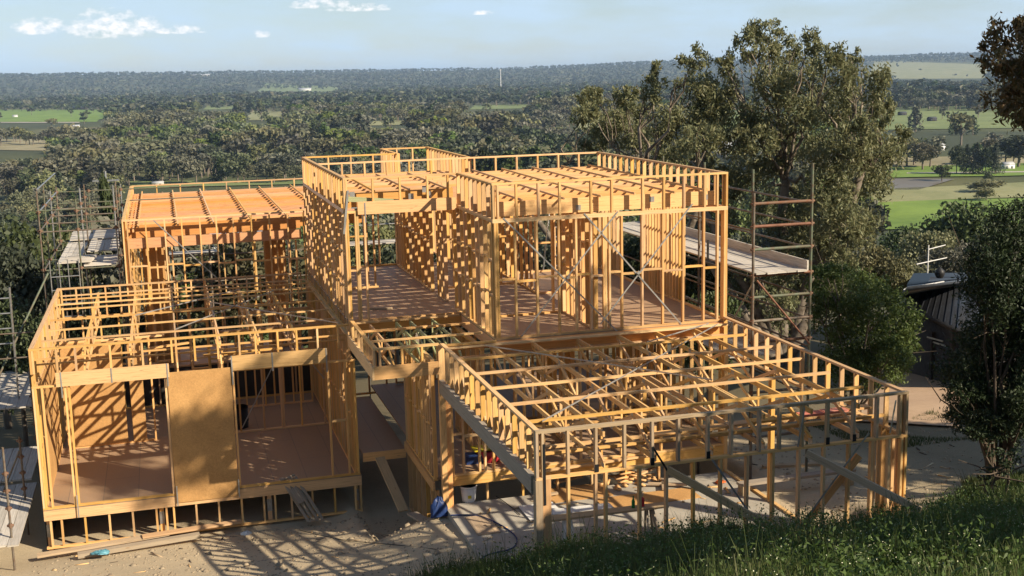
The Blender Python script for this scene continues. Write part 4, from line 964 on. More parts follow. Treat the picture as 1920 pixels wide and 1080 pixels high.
def gum_tree(name, blobs, dist, base_px, label, m_leaf, seed, dens=1500, L=.26, Wd=.075, forks=None, depth=2.9):
    g = np.random.default_rng(seed); bx_, by_ = at(base_px, dist); bz = float(H(bx_, by_)); t = thing(name, (bx_, by_, bz), label, 'tree')
    B3 = []; dirh = np.array([bx_-CAM[0], by_-CAM[1]]); dirh /= np.linalg.norm(dirh)
    for px, py, rw, rh in blobs:
        dd = dist+g.uniform(-depth, depth); x, y = at(px, dd); z = zof(px, py, dd); s_ = dd/CF*1.03
        B3.append((x, y, z, rw*s_*.88, max(rw, rh)*s_, rh*s_*.9))
    pts = blobpts(B3, dens, g, drop=.22); V, Fq = leaves(pts, L, Wd, g, .45)
    link('crown', npmesh('crown', V-np.array([bx_, by_, bz]), Fq, m_leaf), (bx_, by_, bz), t)
    ac = Acc(); base = np.array([0, 0, -.3]); B = [np.array(b_[:3])-np.array([bx_, by_, bz]) for b_ in B3]
    top = max(b_[2] for b_ in B); fk = []
    for f in (forks or [(-.1, .30), (.12, .40), (0, .56), (-.26, .50), (.22, .58), (-.42, .55)]):
        q = np.array([rt[0]*f[0]*top, rt[1]*f[0]*top, f[1]*top]); fk.append(q); limb(ac, base, q, .30, .17, g, wob=.1)
    for b_ in B:
        q = min(fk, key=lambda f: np.linalg.norm(f-b_)+(4 if f[2] > b_[2]+1 else 0)); b_ = q+(b_-q)*.92; pp = limb(ac, q, b_, .085, .022, g, wob=.45, n=7)
        for k in range(3):
            e = b_+g.normal(0, .38, 3); limb(ac, pp[4], e, .035, .01, g, n=3, wob=.25, seg=4)
    link('trunk', ac.mesh('trunk', BARK, True), (bx_, by_, bz), t); return t
gum_tree('gum_tree', BL_GUM, 50, 1470, 'tall spreading gum tree with drooping olive foliage behind the house', EUC, 21, dens=1950, L=.21, Wd=.065)
gum_tree('gum_tree', [(1120,178,36,18),(1175,172,26,20),(1100,212,28,20),(1145,230,40,30),(1200,255,36,28),(1118,262,30,24),(1255,280,36,24),(1190,205,30,24),(1290,330,30,22),(1230,318,34,22)], 62, 1205, 'smaller brownish gum tree left of the tallest one', EUC, 22, dens=2000, L=.24, Wd=.075)
gum_tree('gum_tree', [(1870,60,44,34),(1905,40,34,24),(1850,105,34,32),(1900,110,50,44),(1880,160,50,44),(1930,180,50,44),(1950,60,50,40),(1895,205,34,22),(1990,120,50,60),(1840,80,22,18),(1940,130,50,50),(1985,200,50,40),(2030,90,50,60),(1935,8,10,8)], 24, 2120, 'reddish leaved gum crown hanging in at the top right corner', EUCR, 23, dens=3200, L=.13, Wd=.045, depth=1.1, forks=[(0, .5), (.02, .68)])
def bushy(name, blobs, dist, base_px, label, m_leaf, seed, dens, L, Wd, droop=0.1, cat='tree', bark=BARKD, depth=1.0):
    g = np.random.default_rng(seed); bx_, by_ = at(base_px, dist); bz = float(H(bx_, by_)); t = thing(name, (bx_, by_, bz), label, cat); B3 = []
    for px, py, rw, rh in blobs:
        dd = dist+g.uniform(-depth, depth); x, y = at(px, dd); z = zof(px, py, dd); s_ = dd/CF; B3.append((x, y, z, rw*s_, rw*s_, rh*s_))
    V, Fq = leaves(blobpts(B3, dens, g), L, Wd, g, droop); link('crown', npmesh('crown', V-np.array([bx_, by_, bz]), Fq, m_leaf), (bx_, by_, bz), t)
    ac = Acc()
    for b_ in B3:
        e = np.array(b_[:3])-np.array([bx_, by_, bz]); limb(ac, (g.normal(0, .1), g.normal(0, .1), -.2), e, .045, .012, g, n=5, wob=.15)
        for k in range(3): limb(ac, e*.75, e+g.normal(0, .5, 3), .02, .006, g, n=2, seg=4)
    link('trunk', ac.mesh('trunk', bark, True), (bx_, by_, bz), t); return t
bushy('shrub', [(1590,540,60,40),(1640,570,56,46),(1690,610,38,44),(1560,600,50,50),(1620,640,62,50),(1670,670,44,40),(1590,690,60,40),(1530,560,30,40),(1700,640,26,30),(1560,510,40,16),(1650,700,40,30)], 36, 1610, 'round bright green shrub tree right of the scaffold tower', SHRUB, 31, 3600, .13, .05, .15, bark=BARK)
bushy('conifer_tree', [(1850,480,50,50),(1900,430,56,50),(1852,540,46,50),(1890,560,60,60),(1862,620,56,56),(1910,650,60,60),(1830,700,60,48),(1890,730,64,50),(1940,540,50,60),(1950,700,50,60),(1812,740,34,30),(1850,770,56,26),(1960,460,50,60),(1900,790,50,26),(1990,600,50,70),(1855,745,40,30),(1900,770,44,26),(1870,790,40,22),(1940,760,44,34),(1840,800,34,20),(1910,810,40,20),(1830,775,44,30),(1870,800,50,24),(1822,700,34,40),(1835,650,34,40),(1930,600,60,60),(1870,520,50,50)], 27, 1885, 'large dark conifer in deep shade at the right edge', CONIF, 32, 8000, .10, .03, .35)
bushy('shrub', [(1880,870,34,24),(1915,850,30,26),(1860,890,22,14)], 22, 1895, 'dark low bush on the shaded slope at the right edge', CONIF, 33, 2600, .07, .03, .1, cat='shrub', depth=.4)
# uphill trees just outside the frame on the right; their crowns throw the shade over bank and yard
def shade_tree(x, y, zlo, zhi, r, n, label, seed, L=.34):
    g = np.random.default_rng(seed); bz = float(H(x, y)); t = thing('gum_tree', (x, y, bz), label, 'tree'); B3 = []
    for k in range(14):
        u = g.random(); a_ = g.uniform(0, 6.28); rr = r*g.uniform(.2, .75); B3.append((rr*math.cos(a_), rr*math.sin(a_), zlo+(zhi-zlo)*(.1+.8*u)-bz, r*.42, r*.42, (zhi-zlo)*.16))
    V, Fq = leaves(blobpts(B3, n, g, drop=.1), L, L*.4, g, .3); link('crown', npmesh('crown', V, Fq, EUC), (x, y, bz), t)
    ac = Acc(); mid = np.array([0, 0, (zlo+zhi)/2-bz-1]); limb(ac, (0, 0, -.3), mid, .25, .15, g)
    for b_ in B3: limb(ac, mid*.8, b_[:3], .07, .02, g, n=4)
    link('trunk', ac.mesh('trunk', BARK, True), (x, y, bz), t)
shade_tree(12.3, -9.7, 5.6, 10.8, 3.7, 380, 'gum tree on the bank beyond the right edge, nearest the garage', 41)
shade_tree(7.6, -12.5, 7.0, 11.0, 3.4, 420, 'gum tree uphill of the grass bank, closest to the viewer', 42)
shade_tree(21.8, -2.8, 3.0, 10.5, 3.6, 420, 'gum tree on the slope beyond the right edge, middle of three', 43)
shade_tree(14.5, -7.2, 13.6, 18.0, 3.1, 150, 'tall thin crowned gum tree above the garage side bank, out of frame', 45, .3)
shade_tree(7.6, -7.2, 5.2, 8.6, 2.4, 300, 'small gum sapling on the bank out of frame', 46)
shade_tree(25.3, -5.2, 4.0, 17.0, 4.0, 420, 'tallest gum tree on the slope beyond the right edge', 44)
# ------------------------------------------------------------------ wooded valley
EXC = [(-60,215,203,231),(-60,110,262,281),(1610,1990,374,432),(1650,1990,300,362),(1640,1990,200,243),(1630,1840,118,150),(225,640,337,350),(465,548,208,225),(690,790,226,235),(380,455,198,205),(880,1010,197,205),
 (1350,1460,208,240),(480,640,166,172),(1090,1200,216,236),(1290,1400,262,300)]
def horizon(px): return 160-.0229*px
def pyof(z, dist, px): return horizon(px)-(z-CAM[2])/dist*CF
def crown_tpl(n, seed, tall=1.0, sub=12, leaf=.16, squash=.62, conic=False):
    """unit crown: height 1, half width about .4; leaf quads on clumps; returns V, F, material index"""
    g = np.random.default_rng(seed); C = []
    for k in range(sub):
        a_ = g.uniform(0, 6.28); u = (k+.5)/sub
        if conic: r = (.30*(1-u)+.03)*g.uniform(.5, 1); z = .12+.84*u; s_ = .13*(1-u)+.05
        else: r = g.uniform(.05, .30); z = .40+.46*g.random()**.8-.25*r; s_ = g.uniform(.10, .19)
        m_ = max(2, n//sub); p = rotv(m_, g)*(g.uniform(.55, 1.05, (m_, 1)))*s_; p[:, 2] *= (1.3 if conic else squash+.2); C.append(p+np.array([r*math.cos(a_), r*math.sin(a_), z]))
    C = np.concatenate(C); V, Fq = leaves(C, leaf, leaf*.6, g, .25); mi = np.zeros(len(Fq), int)
    ac = Acc(); ac.add(V, Fq, 0)
    if n > 100:
        ac.tube([(0, 0, -.05), (.01, 0, .3), (.0, .02, .7)], [.028, .02, .008], 1, 5)
        for k in range(4):
            a_ = g.uniform(0, 6.28); ac.tube([(0, 0, g.uniform(.2, .4)), (.2*math.cos(a_), .2*math.sin(a_), .65)], [.014, .006], 1, 4)
    else: ac.tube([(0, 0, -.05), (0, 0, .5)], [.022, .01], 1, 3)
    return np.concatenate(ac.V), np.concatenate(ac.F), np.concatenate(ac.M)
g = np.random.default_rng(77); cand = []
for d0, d1, sp_ in ((52, 300, 8.5), (300, 700, 13.0), (700, 1200, 16.5), (1200, 2000, 21), (2000, 4200, 30), (4200, 9900, 56)):
    d = d0
    while d < d1:
        step = sp_; half = math.atan(1010/CF)
        npt = int(2*half*d/step)
        for k in range(npt):
            th = -half+2*half*(k+g.random())/npt; dd = d+g.uniform(0, step); px = 960+CF*math.tan(th)
            cand.append((px, dd))
        d += step
cand = np.array(cand); px_, dd_ = cand[:, 0], cand[:, 1]
A_ = np.arctan((px_-960)/CF)+CYAW; x_ = CAM[0]+dd_*np.sin(A_); y_ = CAM[1]+dd_*np.cos(A_); z_ = H(x_, y_)
hh = np.where(dd_ < 300, g.uniform(9, 16, len(px_)), g.uniform(14, 28, len(px_)))*np.where(dd_ > 2500, .85, 1)
hh = np.where(dd_ < 140, g.uniform(7, 12, len(px_)), hh); hh = np.where((px_ < 560) & (dd_ < 620) & (dd_ > 300), hh*.62, hh)
hh = hh*np.clip(1+.38*wav(x_, y_, 85)*(dd_ > 250), .55, 1.5); base = pyof(z_, dd_, px_); top = pyof(z_+hh, dd_, px_)
keep = np.ones(len(px_), bool)
for a0, a1, b0, b1 in EXC:
    hit = (px_ > a0-4) & (px_ < a1+4) & (base > b0+2) & (top < b1-3)
    keep &= ~(hit & (g.random(len(px_)) > .012))
dens = wav(x_, y_, 170)+.6*wav(x_+500, y_, 60)
keep &= ~((dens > .62) & (dd_ > 250) & (dd_ < 2600)); keep &= ~((wav(x_, y_+900, 800) > .75) & (dd_ >= 2000))
keep &= ~((px_ > 1640) & (dd_ < 420) & (base < 470) & (top < 432) & (g.random(len(px_)) > .04))
keep &= ~((dd_ < 300) & (top < np.where(px_ < 560, 330, np.where(px_ < 1150, 250, 436))))
keep &= ~((dd_ < 75) & (px_ > 1560)); keep &= ~((dd_ < 110) & (px_ > 1660) & (px_ < 1860) & (top < 520))
keep &= ~((dd_ < 300) & (px_ > 240) & (px_ < 1360) & (top > 560))
keep &= (x_ < -11) | (y_ > 36)
nn = np.where(keep)[0]; order = nn[np.argsort(-(hh[nn]/dd_[nn]))]
TPL = {}
for nm, n_, lf, sub in (('near', 2600, .062, 34), ('mid', 1000, .085, 20), ('far', 300, .125, 11), ('vfar', 34, .30, 4)):
    TPL[nm] = [crown_tpl(n_, 100+k, leaf=lf, sub=sub, conic=False) for k in range(4)]+[crown_tpl(n_, 200+k, leaf=lf, sub=sub, conic=True) for k in range(2)]
TPL['hero'] = [crown_tpl(6000, 300+k, leaf=.04, sub=44) for k in range(3)]+[crown_tpl(5200, 310+k, leaf=.04, sub=44, conic=(k < 2)) for k in range(3)]
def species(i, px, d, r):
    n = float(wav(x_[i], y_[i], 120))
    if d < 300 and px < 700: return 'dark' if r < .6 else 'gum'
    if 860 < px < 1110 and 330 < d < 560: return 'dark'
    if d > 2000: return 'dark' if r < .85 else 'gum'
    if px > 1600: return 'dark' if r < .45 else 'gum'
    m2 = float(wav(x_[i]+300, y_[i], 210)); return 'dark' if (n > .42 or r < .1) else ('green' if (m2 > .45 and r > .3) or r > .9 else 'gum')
MATK = {'gum': WOOD, 'dark': WOODD, 'green': WOODG}
meshes = {}
def tpl_mesh(lod, k, sp_):
    key = (lod, k, sp_)
    if key not in meshes:
        V, Fq, mi = TPL[lod][k]; meshes[key] = npmesh('tree_'+sp_, V, Fq, [MATK[sp_], BARK], mi)
    return meshes[key]
LABELS = {'gum': 'grey green gum tree among the many in the wooded valley', 'dark': 'dark green tree among the lighter gums of the wooded valley', 'green': 'fresh green rounded tree among the gums of the wooded valley'}
things_i = order[:255]
CELLS = [(300, 'at the far left of the valley'), (560, 'above the back left wing roof'), (860, 'above the left half of the upper storey'), (1130, 'above the right half of the upper storey'), (1450, 'behind the tall gum, left side'), (1680, 'behind the tall gum, right side'), (9999, 'at the right of the valley')]
KINDN = {'gum': 'grey green gum', 'dark': 'dark green tree', 'green': 'fresh green tree'}
ORD = ['first', 'second', 'third', 'fourth', 'fifth', 'sixth', 'seventh', 'eighth', 'ninth', 'tenth', 'eleventh', 'twelfth', 'thirteenth', 'fourteenth', 'fifteenth', 'sixteenth', 'seventeenth', 'eighteenth', 'nineteenth', 'twentieth']
named = []
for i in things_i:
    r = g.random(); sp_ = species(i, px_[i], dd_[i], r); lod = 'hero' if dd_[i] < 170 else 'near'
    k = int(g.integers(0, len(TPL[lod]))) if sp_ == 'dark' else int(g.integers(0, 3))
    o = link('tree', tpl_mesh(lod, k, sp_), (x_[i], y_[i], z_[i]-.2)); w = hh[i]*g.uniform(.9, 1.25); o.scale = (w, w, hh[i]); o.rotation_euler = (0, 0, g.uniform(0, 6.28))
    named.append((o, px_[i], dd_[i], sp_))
    tag(o, LABELS[sp_], 'tree', {'gum': 'gum trees of the wooded valley', 'dark': 'dark trees of the wooded valley', 'green': 'green rounded trees of the wooded valley'}[sp_])
cells = {}
for o, px, d, sp_ in named:
    c = next(t for lim, t in CELLS if px < lim); row = 'nearest row' if d < 110 else ('near row' if d < 200 else ('middle row' if d < 330 else ('back row' if d < 480 else 'farthest row')))
    cells.setdefault((c, row, sp_), []).append((px, o))
for (c, row, sp_), L_ in cells.items():
    for k, (px, o) in enumerate(sorted(L_, key=lambda v: v[0])):
        o['label'] = KINDN[sp_]+' '+c+', '+row+(', '+ORD[k]+' from left' if len(L_) > 1 and k < 20 else '')
rest = order[255:]
acc_ = {'gum': Acc(), 'dark': Acc(), 'green': Acc()}
rr_ = g.random(len(rest)); kk = g.integers(0, 6, len(rest)); yaw_ = g.uniform(0, 6.28, len(rest)); ww = g.uniform(.95, 1.4, len(rest))
buckets = {}; TINTS = {'gum': [], 'dark': [], 'green': []}
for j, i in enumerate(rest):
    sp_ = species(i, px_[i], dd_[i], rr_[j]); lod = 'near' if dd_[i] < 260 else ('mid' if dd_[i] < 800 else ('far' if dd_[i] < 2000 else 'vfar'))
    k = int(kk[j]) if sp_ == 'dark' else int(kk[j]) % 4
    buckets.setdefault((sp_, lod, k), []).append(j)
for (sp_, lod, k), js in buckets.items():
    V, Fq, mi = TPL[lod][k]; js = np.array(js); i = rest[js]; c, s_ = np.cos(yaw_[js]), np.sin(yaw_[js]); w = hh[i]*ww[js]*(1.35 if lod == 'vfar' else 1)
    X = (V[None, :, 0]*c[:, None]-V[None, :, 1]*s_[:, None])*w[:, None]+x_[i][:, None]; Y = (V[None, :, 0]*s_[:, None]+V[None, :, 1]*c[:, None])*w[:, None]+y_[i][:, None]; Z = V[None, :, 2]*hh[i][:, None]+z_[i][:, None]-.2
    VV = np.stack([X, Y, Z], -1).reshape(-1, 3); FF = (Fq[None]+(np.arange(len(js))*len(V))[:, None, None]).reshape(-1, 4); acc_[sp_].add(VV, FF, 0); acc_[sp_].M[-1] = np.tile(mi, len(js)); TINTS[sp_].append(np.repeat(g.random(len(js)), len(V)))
def woodmesh(a, sp_):
    me = a.mesh('woodland_'+sp_, [MATK[sp_], BARK]); tn = np.concatenate([t_ for t_ in TINTS[sp_]])
    at = me.attributes.new('tint', 'FLOAT', 'POINT'); at.data.foreach_set('value', tn.astype(np.float32)); return me
for sp_, a in acc_.items():
    o = link('woodland', woodmesh(a, sp_)); tag(o, {'gum': 'far grey green woodland covering the valley', 'dark': 'dark far woodland running to the horizon', 'green': 'scattered fresh green far trees'}[sp_], kind='stuff')
def placed(px, pytop, dist, wpx, sp_, k, label, lod='hero', group=None):
    x, y = at(px, dist); z = float(H(x, y)); h = zof(px, pytop, dist)-z; o = link('tree', tpl_mesh(lod, k, sp_), (x, y, z-.1)); w = wpx/CF*dist/.72; o.scale = (w, w, h); o.rotation_euler = (0, 0, px*.37)
    return tag(o, label, 'tree', group)
placed(1805, 352, 150, 150, 'dark', 1, 'large round dark tree standing below the lush green pasture at right')
placed(1690, 402, 120, 110, 'dark', 0, 'rounded dark tree left of the large one at the pasture edge')
placed(1735, 415, 105, 110, 'gum', 2, 'olive tree in front of the pasture, between two dark trees')
placed(1890, 395, 120, 120, 'gum', 1, 'olive tree at the right edge below the pasture')
placed(1845, 420, 100, 110, 'gum', 0, 'olive brown tree behind the neighbouring roof, right of its aerial')
placed(1775, 455, 90, 110, 'gum', 2, 'low olive tree right behind the neighbouring roof')
placed(1650, 440, 75, 110, 'gum', 0, 'grey olive tree rising left of the neighbouring roof')
placed(1700, 470, 85, 80, 'gum', 1, 'small olive tree at the left end of the dark roof')
placed(1915, 380, 200, 60, 'dark', 0, 'dark tree at the right edge just under the pale grass')
for k in range(5): placed(1784+k*18, 267+(k % 2)*3, 745, 27, 'dark', 3+k % 3, ORD[k]+' dark cypress from the left in the clipped row beside the pasture', 'near', 'row of dark cypresses')
placed(1898, 246, 800, 76, 'dark', 1, 'dark spreading tree above the white shed at right', 'near')
placed(1722, 262, 775, 56, 'gum', 1, 'pale gum beside the cypress row, left side', 'near')
placed(1692, 250, 800, 60, 'gum', 2, 'pale gum further left of the cypress row', 'near')
placed(1758, 303, 700, 34, 'dark', 0, 'small dark bush on the green strip of pasture', 'mid')
placed(1844, 318, 690, 18, 'dark', 1, 'tiny dark bush on the gravel track', 'mid')
placed(1838, 332, 640, 62, 'gum', 0, 'low grey bush on the far bank of the pond', 'mid')
placed(1842, 349, 600, 40, 'gum', 2, 'low grey bush on the near bank of the pond', 'mid')
placed(30, 380, 62, 190, 'dark', 1, 'dark tree at the left edge beside the scaffold, nearer one')
placed(-10, 430, 48, 200, 'dark', 2, 'dark leafy tree cut by the left edge of the picture')
placed(95, 395, 70, 150, 'gum', 1, 'olive tree behind the left scaffold poles')
placed(210, 330, 88, 100, 'dark', 3, 'slim dark conifer right behind the loaded scaffold deck')
placed(165, 400, 66, 120, 'dark', 0, 'dark tree behind the loaded scaffold deck')
placed(20, 520, 40, 150, 'dark', 0, 'lowest dark tree behind the silver ladder')
placed(130, 500, 52, 130, 'dark', 2, 'dark tree under the scaffold deck')
placed(330, 430, 70, 150, 'green', 1, 'leafy green tree seen through the back left wing, left')
placed(420, 440, 64, 140, 'green', 0, 'leafy green tree seen through the back left wing, middle')
placed(520, 425, 72, 140, 'dark', 1, 'dark tree seen through the back left wing, right')
placed(740, 420, 60, 130, 'dark', 0, 'dark tree seen through the upper left room')
placed(860, 400, 66, 130, 'dark', 1, 'dark tree seen through the doorway of the upper storey')
placed(1220, 420, 55, 170, 'dark', 2, 'dark tree behind the long scaffold platform')
placed(1330, 400, 52, 150, 'dark', 0, 'dark tree between the upper storey and the scaffold tower')
placed(1440, 470, 56, 150, 'dark', 1, 'dark tree behind the scaffold tower')
placed(1530, 420, 70, 120, 'gum', 2, 'olive tree just behind the round shrub')
placed(1330, 520, 40, 120, 'dark', 2, 'low dark tree beneath the long scaffold platform')
placed(1790, 600, 52, 90, 'dark', 2, 'dark shrub tree at the end of the clay driveway')

# ------------------------------------------------------------------ neighbouring house and farm buildings
ROOFG = plain('dark_metal_roof', (0.035, 0.038, 0.045), 0.5, 0.3, scale=1.5, col2=(0.028, 0.03, 0.036))
ROOFL = plain('grey_metal_roof', (0.10, 0.11, 0.125), 0.45, 0.3, scale=1.0, col2=(0.085, 0.09, 0.10))
PANEL = plain('solar_glass', (0.05, 0.06, 0.08), 0.25, 0.1)
DARKW = plain('dark_cladding', (0.05, 0.045, 0.042), 0.8)
t = thing('neighbour_house', (*at(1760, 46), -6.5), 'neighbouring house with dark metal roof, solar panels and television aerial', 'house')
def dp(px, py, d): x, y = at(px, d); return np.array([x, y, zof(px, py, d)])
def slabq(name, q, th, m_, parent=t):
    q = [np.array(v) for v in q]; V = q+[v-np.array([0, 0, th]) for v in q]; F = [(0, 1, 2, 3), (7, 6, 5, 4), (0, 4, 5, 1), (1, 5, 6, 2), (2, 6, 7, 3), (3, 7, 4, 0)]
    o_ = W(parent); me = npmesh(name, np.array(V)-np.array(o_), F, m_); return link(name, me, o_, parent)
def inpl(px, py, a_, b_, c_):
    n_ = np.cross(b_-a_, c_-a_); d = ray(px, py); return CAM+d*(np.dot(a_-CAM, n_)/np.dot(d, n_))
A1, A2, A3 = dp(1676, 560, 47), dp(1812, 622, 41), dp(1812, 526, 50)
A4 = inpl(1692, 548, A1, A2, A3)
main = slabq('roof', [A1, A2, A3, A4], .18, ROOFG)
B1 = dp(1880, 518, 60)
slabq('roof', [A4, A3, B1, inpl(1702, 537, A4, A3, B1)], .15, ROOFL)
B2 = dp(1950, 640, 47)
slabq('roof', [A3, A2, B2, inpl(1905, 530, A3, A2, B2)], .18, ROOFL)
C1, C2, C3 = dp(1700, 535, 62), dp(1862, 522, 60), dp(1850, 511, 72)
slabq('roof', [C1, C2, C3, inpl(1712, 513, C1, C2, C3)], .15, ROOFG)
for k in range(1, 12):
    f = k/12; p, q = A1+(A2-A1)*f, A4+(A3-A4)*f; beam('seam', tuple(p+np.array([0, 0, .02])), tuple(q+np.array([0, 0, .02])), .04, .015, ROOFG, t)
slabq('roof', [A4, A3, dp(1850, 519, 55), dp(1702, 536, 60)], .15, ROOFL)
slabq('roof', [A3, A2, dp(1960, 640, 48), dp(1905, 528, 52)], .18, ROOFL)
slabq('roof', [dp(1700, 534, 61), dp(1862, 520, 56), dp(1850, 511, 66), dp(1712, 512, 68)], .15, ROOFG)
for k in range(4):
    f0, f1 = .06+k*.15, .06+k*.15+.13
    up_ = np.array([0, 0, .10]); a1 = A4+(A3-A4)*f0; a2 = A4+(A3-A4)*f1; d1 = (A1-A4)*.30
    fr = slabq('solar_panel', [a1+d1*(1-.0*f0)+up_, a2+d1+up_, a2+up_, a1+up_], .04, PANEL)
    for p, q in ((a1+d1, a1), (a1, a2)): beam('frame', tuple(p+up_*1.3), tuple(q+up_*1.3), .05, .03, WHITE, fr) if False else beam('panel_frame', tuple(p+up_*1.3), tuple(q+up_*1.3), .05, .03, WHITE, t)
w0, w1, w2 = A1*.97+A4*.03, A2, A3
bz_ = -7.2
def wallq(a, b_, m_, inset=.0, zb=bz_):
    a = a.copy(); b_ = b_.copy(); n_ = np.array([-(b_-a)[1], (b_-a)[0], 0]); n_ = n_/np.linalg.norm(n_)*.12
    V = [a-[0, 0, .19], b_-[0, 0, .19], np.array([b_[0], b_[1], zb]), np.array([a[0], a[1], zb])]; V = V+[v+n_ for v in V]
    F = [(0, 1, 2, 3), (7, 6, 5, 4), (0, 4, 5, 1), (1, 5, 6, 2), (2, 6, 7, 3), (3, 7, 4, 0)]; o_ = W(t); link('wall', npmesh('wall', np.array(V)-np.array(o_), F, m_), o_, t)
ins = (A4+A3-A1-A2)/2*.16; wallq(A1+ins*.8, A2+ins, DARKW); wallq(A2+ins, dp(1930, 640, 50), DARKW); wallq(A1+ins, A4, DARKW)
for k, (px, d) in enumerate(((1752, 44.0), (1790, 42.0))):
    q = dp(px, 612, d); bx('veranda_post', q[0]-.05, q[0]+.05, q[1]-.05, q[1]+.05, bz_, q[2]-.2, DARKW, t)
for k in range(4):
    p = dp(1742+k*10, 632+k*9, 44); beam('window_slat', tuple(p), tuple(dp(1772+k*6, 640+k*9, 43.2)), .03, .05, ALU, t)
q = dp(1738, 512, 58); pipe('aerial', q, q+np.array([0, 0, 1.3]), .03, WHITE, t); pipe('aerial', q+np.array([-.6, 0, .45]), q+np.array([1.0, 0, .65]), .025, WHITE, t); pipe('aerial', q+np.array([.0, 0, 1.1]), q+np.array([.9, 0, 1.25]), .022, WHITE, t)
q = dp(1761, 521, 58); a = Acc(); a.tube([(0, 0, 0), (0, 0, .2), (0, 0, .35), (0, 0, .5)], [.14, .24, .2, .02], 0, 14); link('vent', a.mesh('vent', BLACKP), q, t)
ROOFW = plain('pale_metal_roof', (0.50, 0.51, 0.52), 0.4, 0.1, scale=.2, col2=(0.42, 0.43, 0.44)); ROOFD = plain('dark_barn_roof', (0.06, 0.065, 0.07), 0.6)
def shed(px, py, dist_hint, wpx, hpx, label, wallm=WHITE, roofm=ROOFW, name='shed', cat='shed', deep=.7, win=True):
    """a gabled building whose base stands on the valley floor"""
    b_ = onz(px, py, -55); x, y = float(b_[0]), float(b_[1]); d = math.hypot(x-CAM[0], y-CAM[1]); w = wpx/CF*d; h = hpx/CF*d; z = float(H(x, y)); dp_ = w*deep
    t = thing(name, (x, y, z), label, cat); c, s_ = math.cos(-CYAW+.2), math.sin(-CYAW+.2)
    def L(u, v, zz): return (u*c-v*s_, u*s_+v*c, zz)
    hw = h*.68
    V = [L(-w/2, 0, 0), L(w/2, 0, 0), L(w/2, dp_, 0), L(-w/2, dp_, 0), L(-w/2, 0, hw), L(w/2, 0, hw), L(w/2, dp_, hw), L(-w/2, dp_, hw)]
    link('wall', npmesh('wall', V, BOX_F, wallm), (x, y, z), t)
    e = w*.03; R1 = [L(-w/2-e, -e, hw), L(w/2+e, -e, hw), L(w/2+e, dp_/2, h), L(-w/2-e, dp_/2, h), L(w/2+e, dp_+e, hw), L(-w/2-e, dp_+e, hw)]
    V = R1+[(a_, b2, cc+.12+.01*w) for a_, b2, cc in R1]; F = [(0, 1, 2, 3), (3, 2, 4, 5), (6, 9, 8, 7), (9, 11, 10, 8), (0, 6, 7, 1), (5, 4, 10, 11), (1, 7, 8, 2), (2, 8, 10, 4), (0, 3, 9, 6), (3, 5, 11, 9)]
    link('roof', npmesh('roof', V, F, roofm), (x, y, z+.02), t)
    if win:
        for u in (-.25, .22):
            V = [L(w*(u-.07), -.06, 0.25*hw), L(w*(u+.07), -.06, .25*hw), L(w*(u+.07), .05, .25*hw), L(w*(u-.07), .05, .25*hw), L(w*(u-.07), -.06, .75*hw), L(w*(u+.07), -.06, .75*hw), L(w*(u+.07), .05, .75*hw), L(w*(u-.07), .05, .75*hw)]
            link('window', npmesh('window', V, BOX_F, PANEL), (x, y, z), t)
    return t
shed(1893, 319, 0, 20, 13, 'small white shed standing alone on the pasture at right', name='shed')
shed(1764, 282, 0, 18, 12, 'white shed left of the cypress row')
shed(1372, 300, 0, 66, 32, 'large cream farmhouse glimpsed behind the tall gum tree', OFFW, ROOFW, 'farm_house', 'farmhouse')
shed(1305, 302, 0, 22, 12, 'small pale shed left of the cream farmhouse', WHITE, ROOFW)
shed(1495, 232, 0, 60, 18, 'blue grey farm building behind the crown of the tall gum', DARKW, ROOFL, 'barn', 'barn')
shed(1642, 222, 0, 16, 9, 'dark barn in the green paddocks, leftmost of three', DARKW, ROOFD, 'barn', 'barn')
shed(1694, 217, 0, 13, 7, 'dark barn in the green paddocks, middle one', DARKW, ROOFD, 'barn', 'barn')
shed(1750, 228, 0, 14, 8, 'dark barn in the green paddocks, rightmost of three', DARKW, ROOFD, 'barn', 'barn')
shed(633, 299, 0, 44, 20, 'pale farmhouse peeping over the left roof corner of the frame', WHITE, ROOFL, 'farm_house', 'farmhouse')
shed(296, 349, 0, 20, 8, 'pale blue grey shed in the clearing behind the back left wing', OFFW, ROOFW)
shed(440, 476, 0, 130, 30, 'long white building seen through the back left wing', WHITE, ROOFW, 'building', 'building') if False else None
shed(378, 168, 0, 30, 4, 'distant grey roofed building left of centre', OFFW, ROOFW, 'building', 'building', win=False)
shed(572, 172, 0, 22, 5, 'cluster building pale against the far dark woodland', WHITE, ROOFW, 'building', 'building', win=False)
shed(140, 242, 0, 16, 7, 'small pale house beside the dark pines at left', WHITE, ROOFW, 'farm_house', 'farmhouse', win=False)
shed(28, 220, 0, 8, 4, 'tiny white hut on the bright green pasture', WHITE, ROOFW, win=False)
shed(148, 206, 0, 20, 6, 'dark farm buildings at the top edge of the bright pasture', DARKW, ROOFL, 'barn', 'barn', win=False)
x, y = at(465, 95); zb = float(H(x, y)); t = thing('building', (x, y, zb), 'white walled building seen through the back left wing', 'building')
hz = zof(465, 438, 95)-zb
bx('wall', x-2.6, x+2.4, y, y+6, zb-1, zb+hz-.5, WHITE, t); beam('roof', (x-3, y+3, zb+hz-.42), (x+2.8, y+3, zb+hz-.42), 7, .15, ROOFW, t); bx('window', x+.3, x+1.3, y-.05, y-.01, zb+hz-2.0, zb+hz-1.1, PANEL, t)
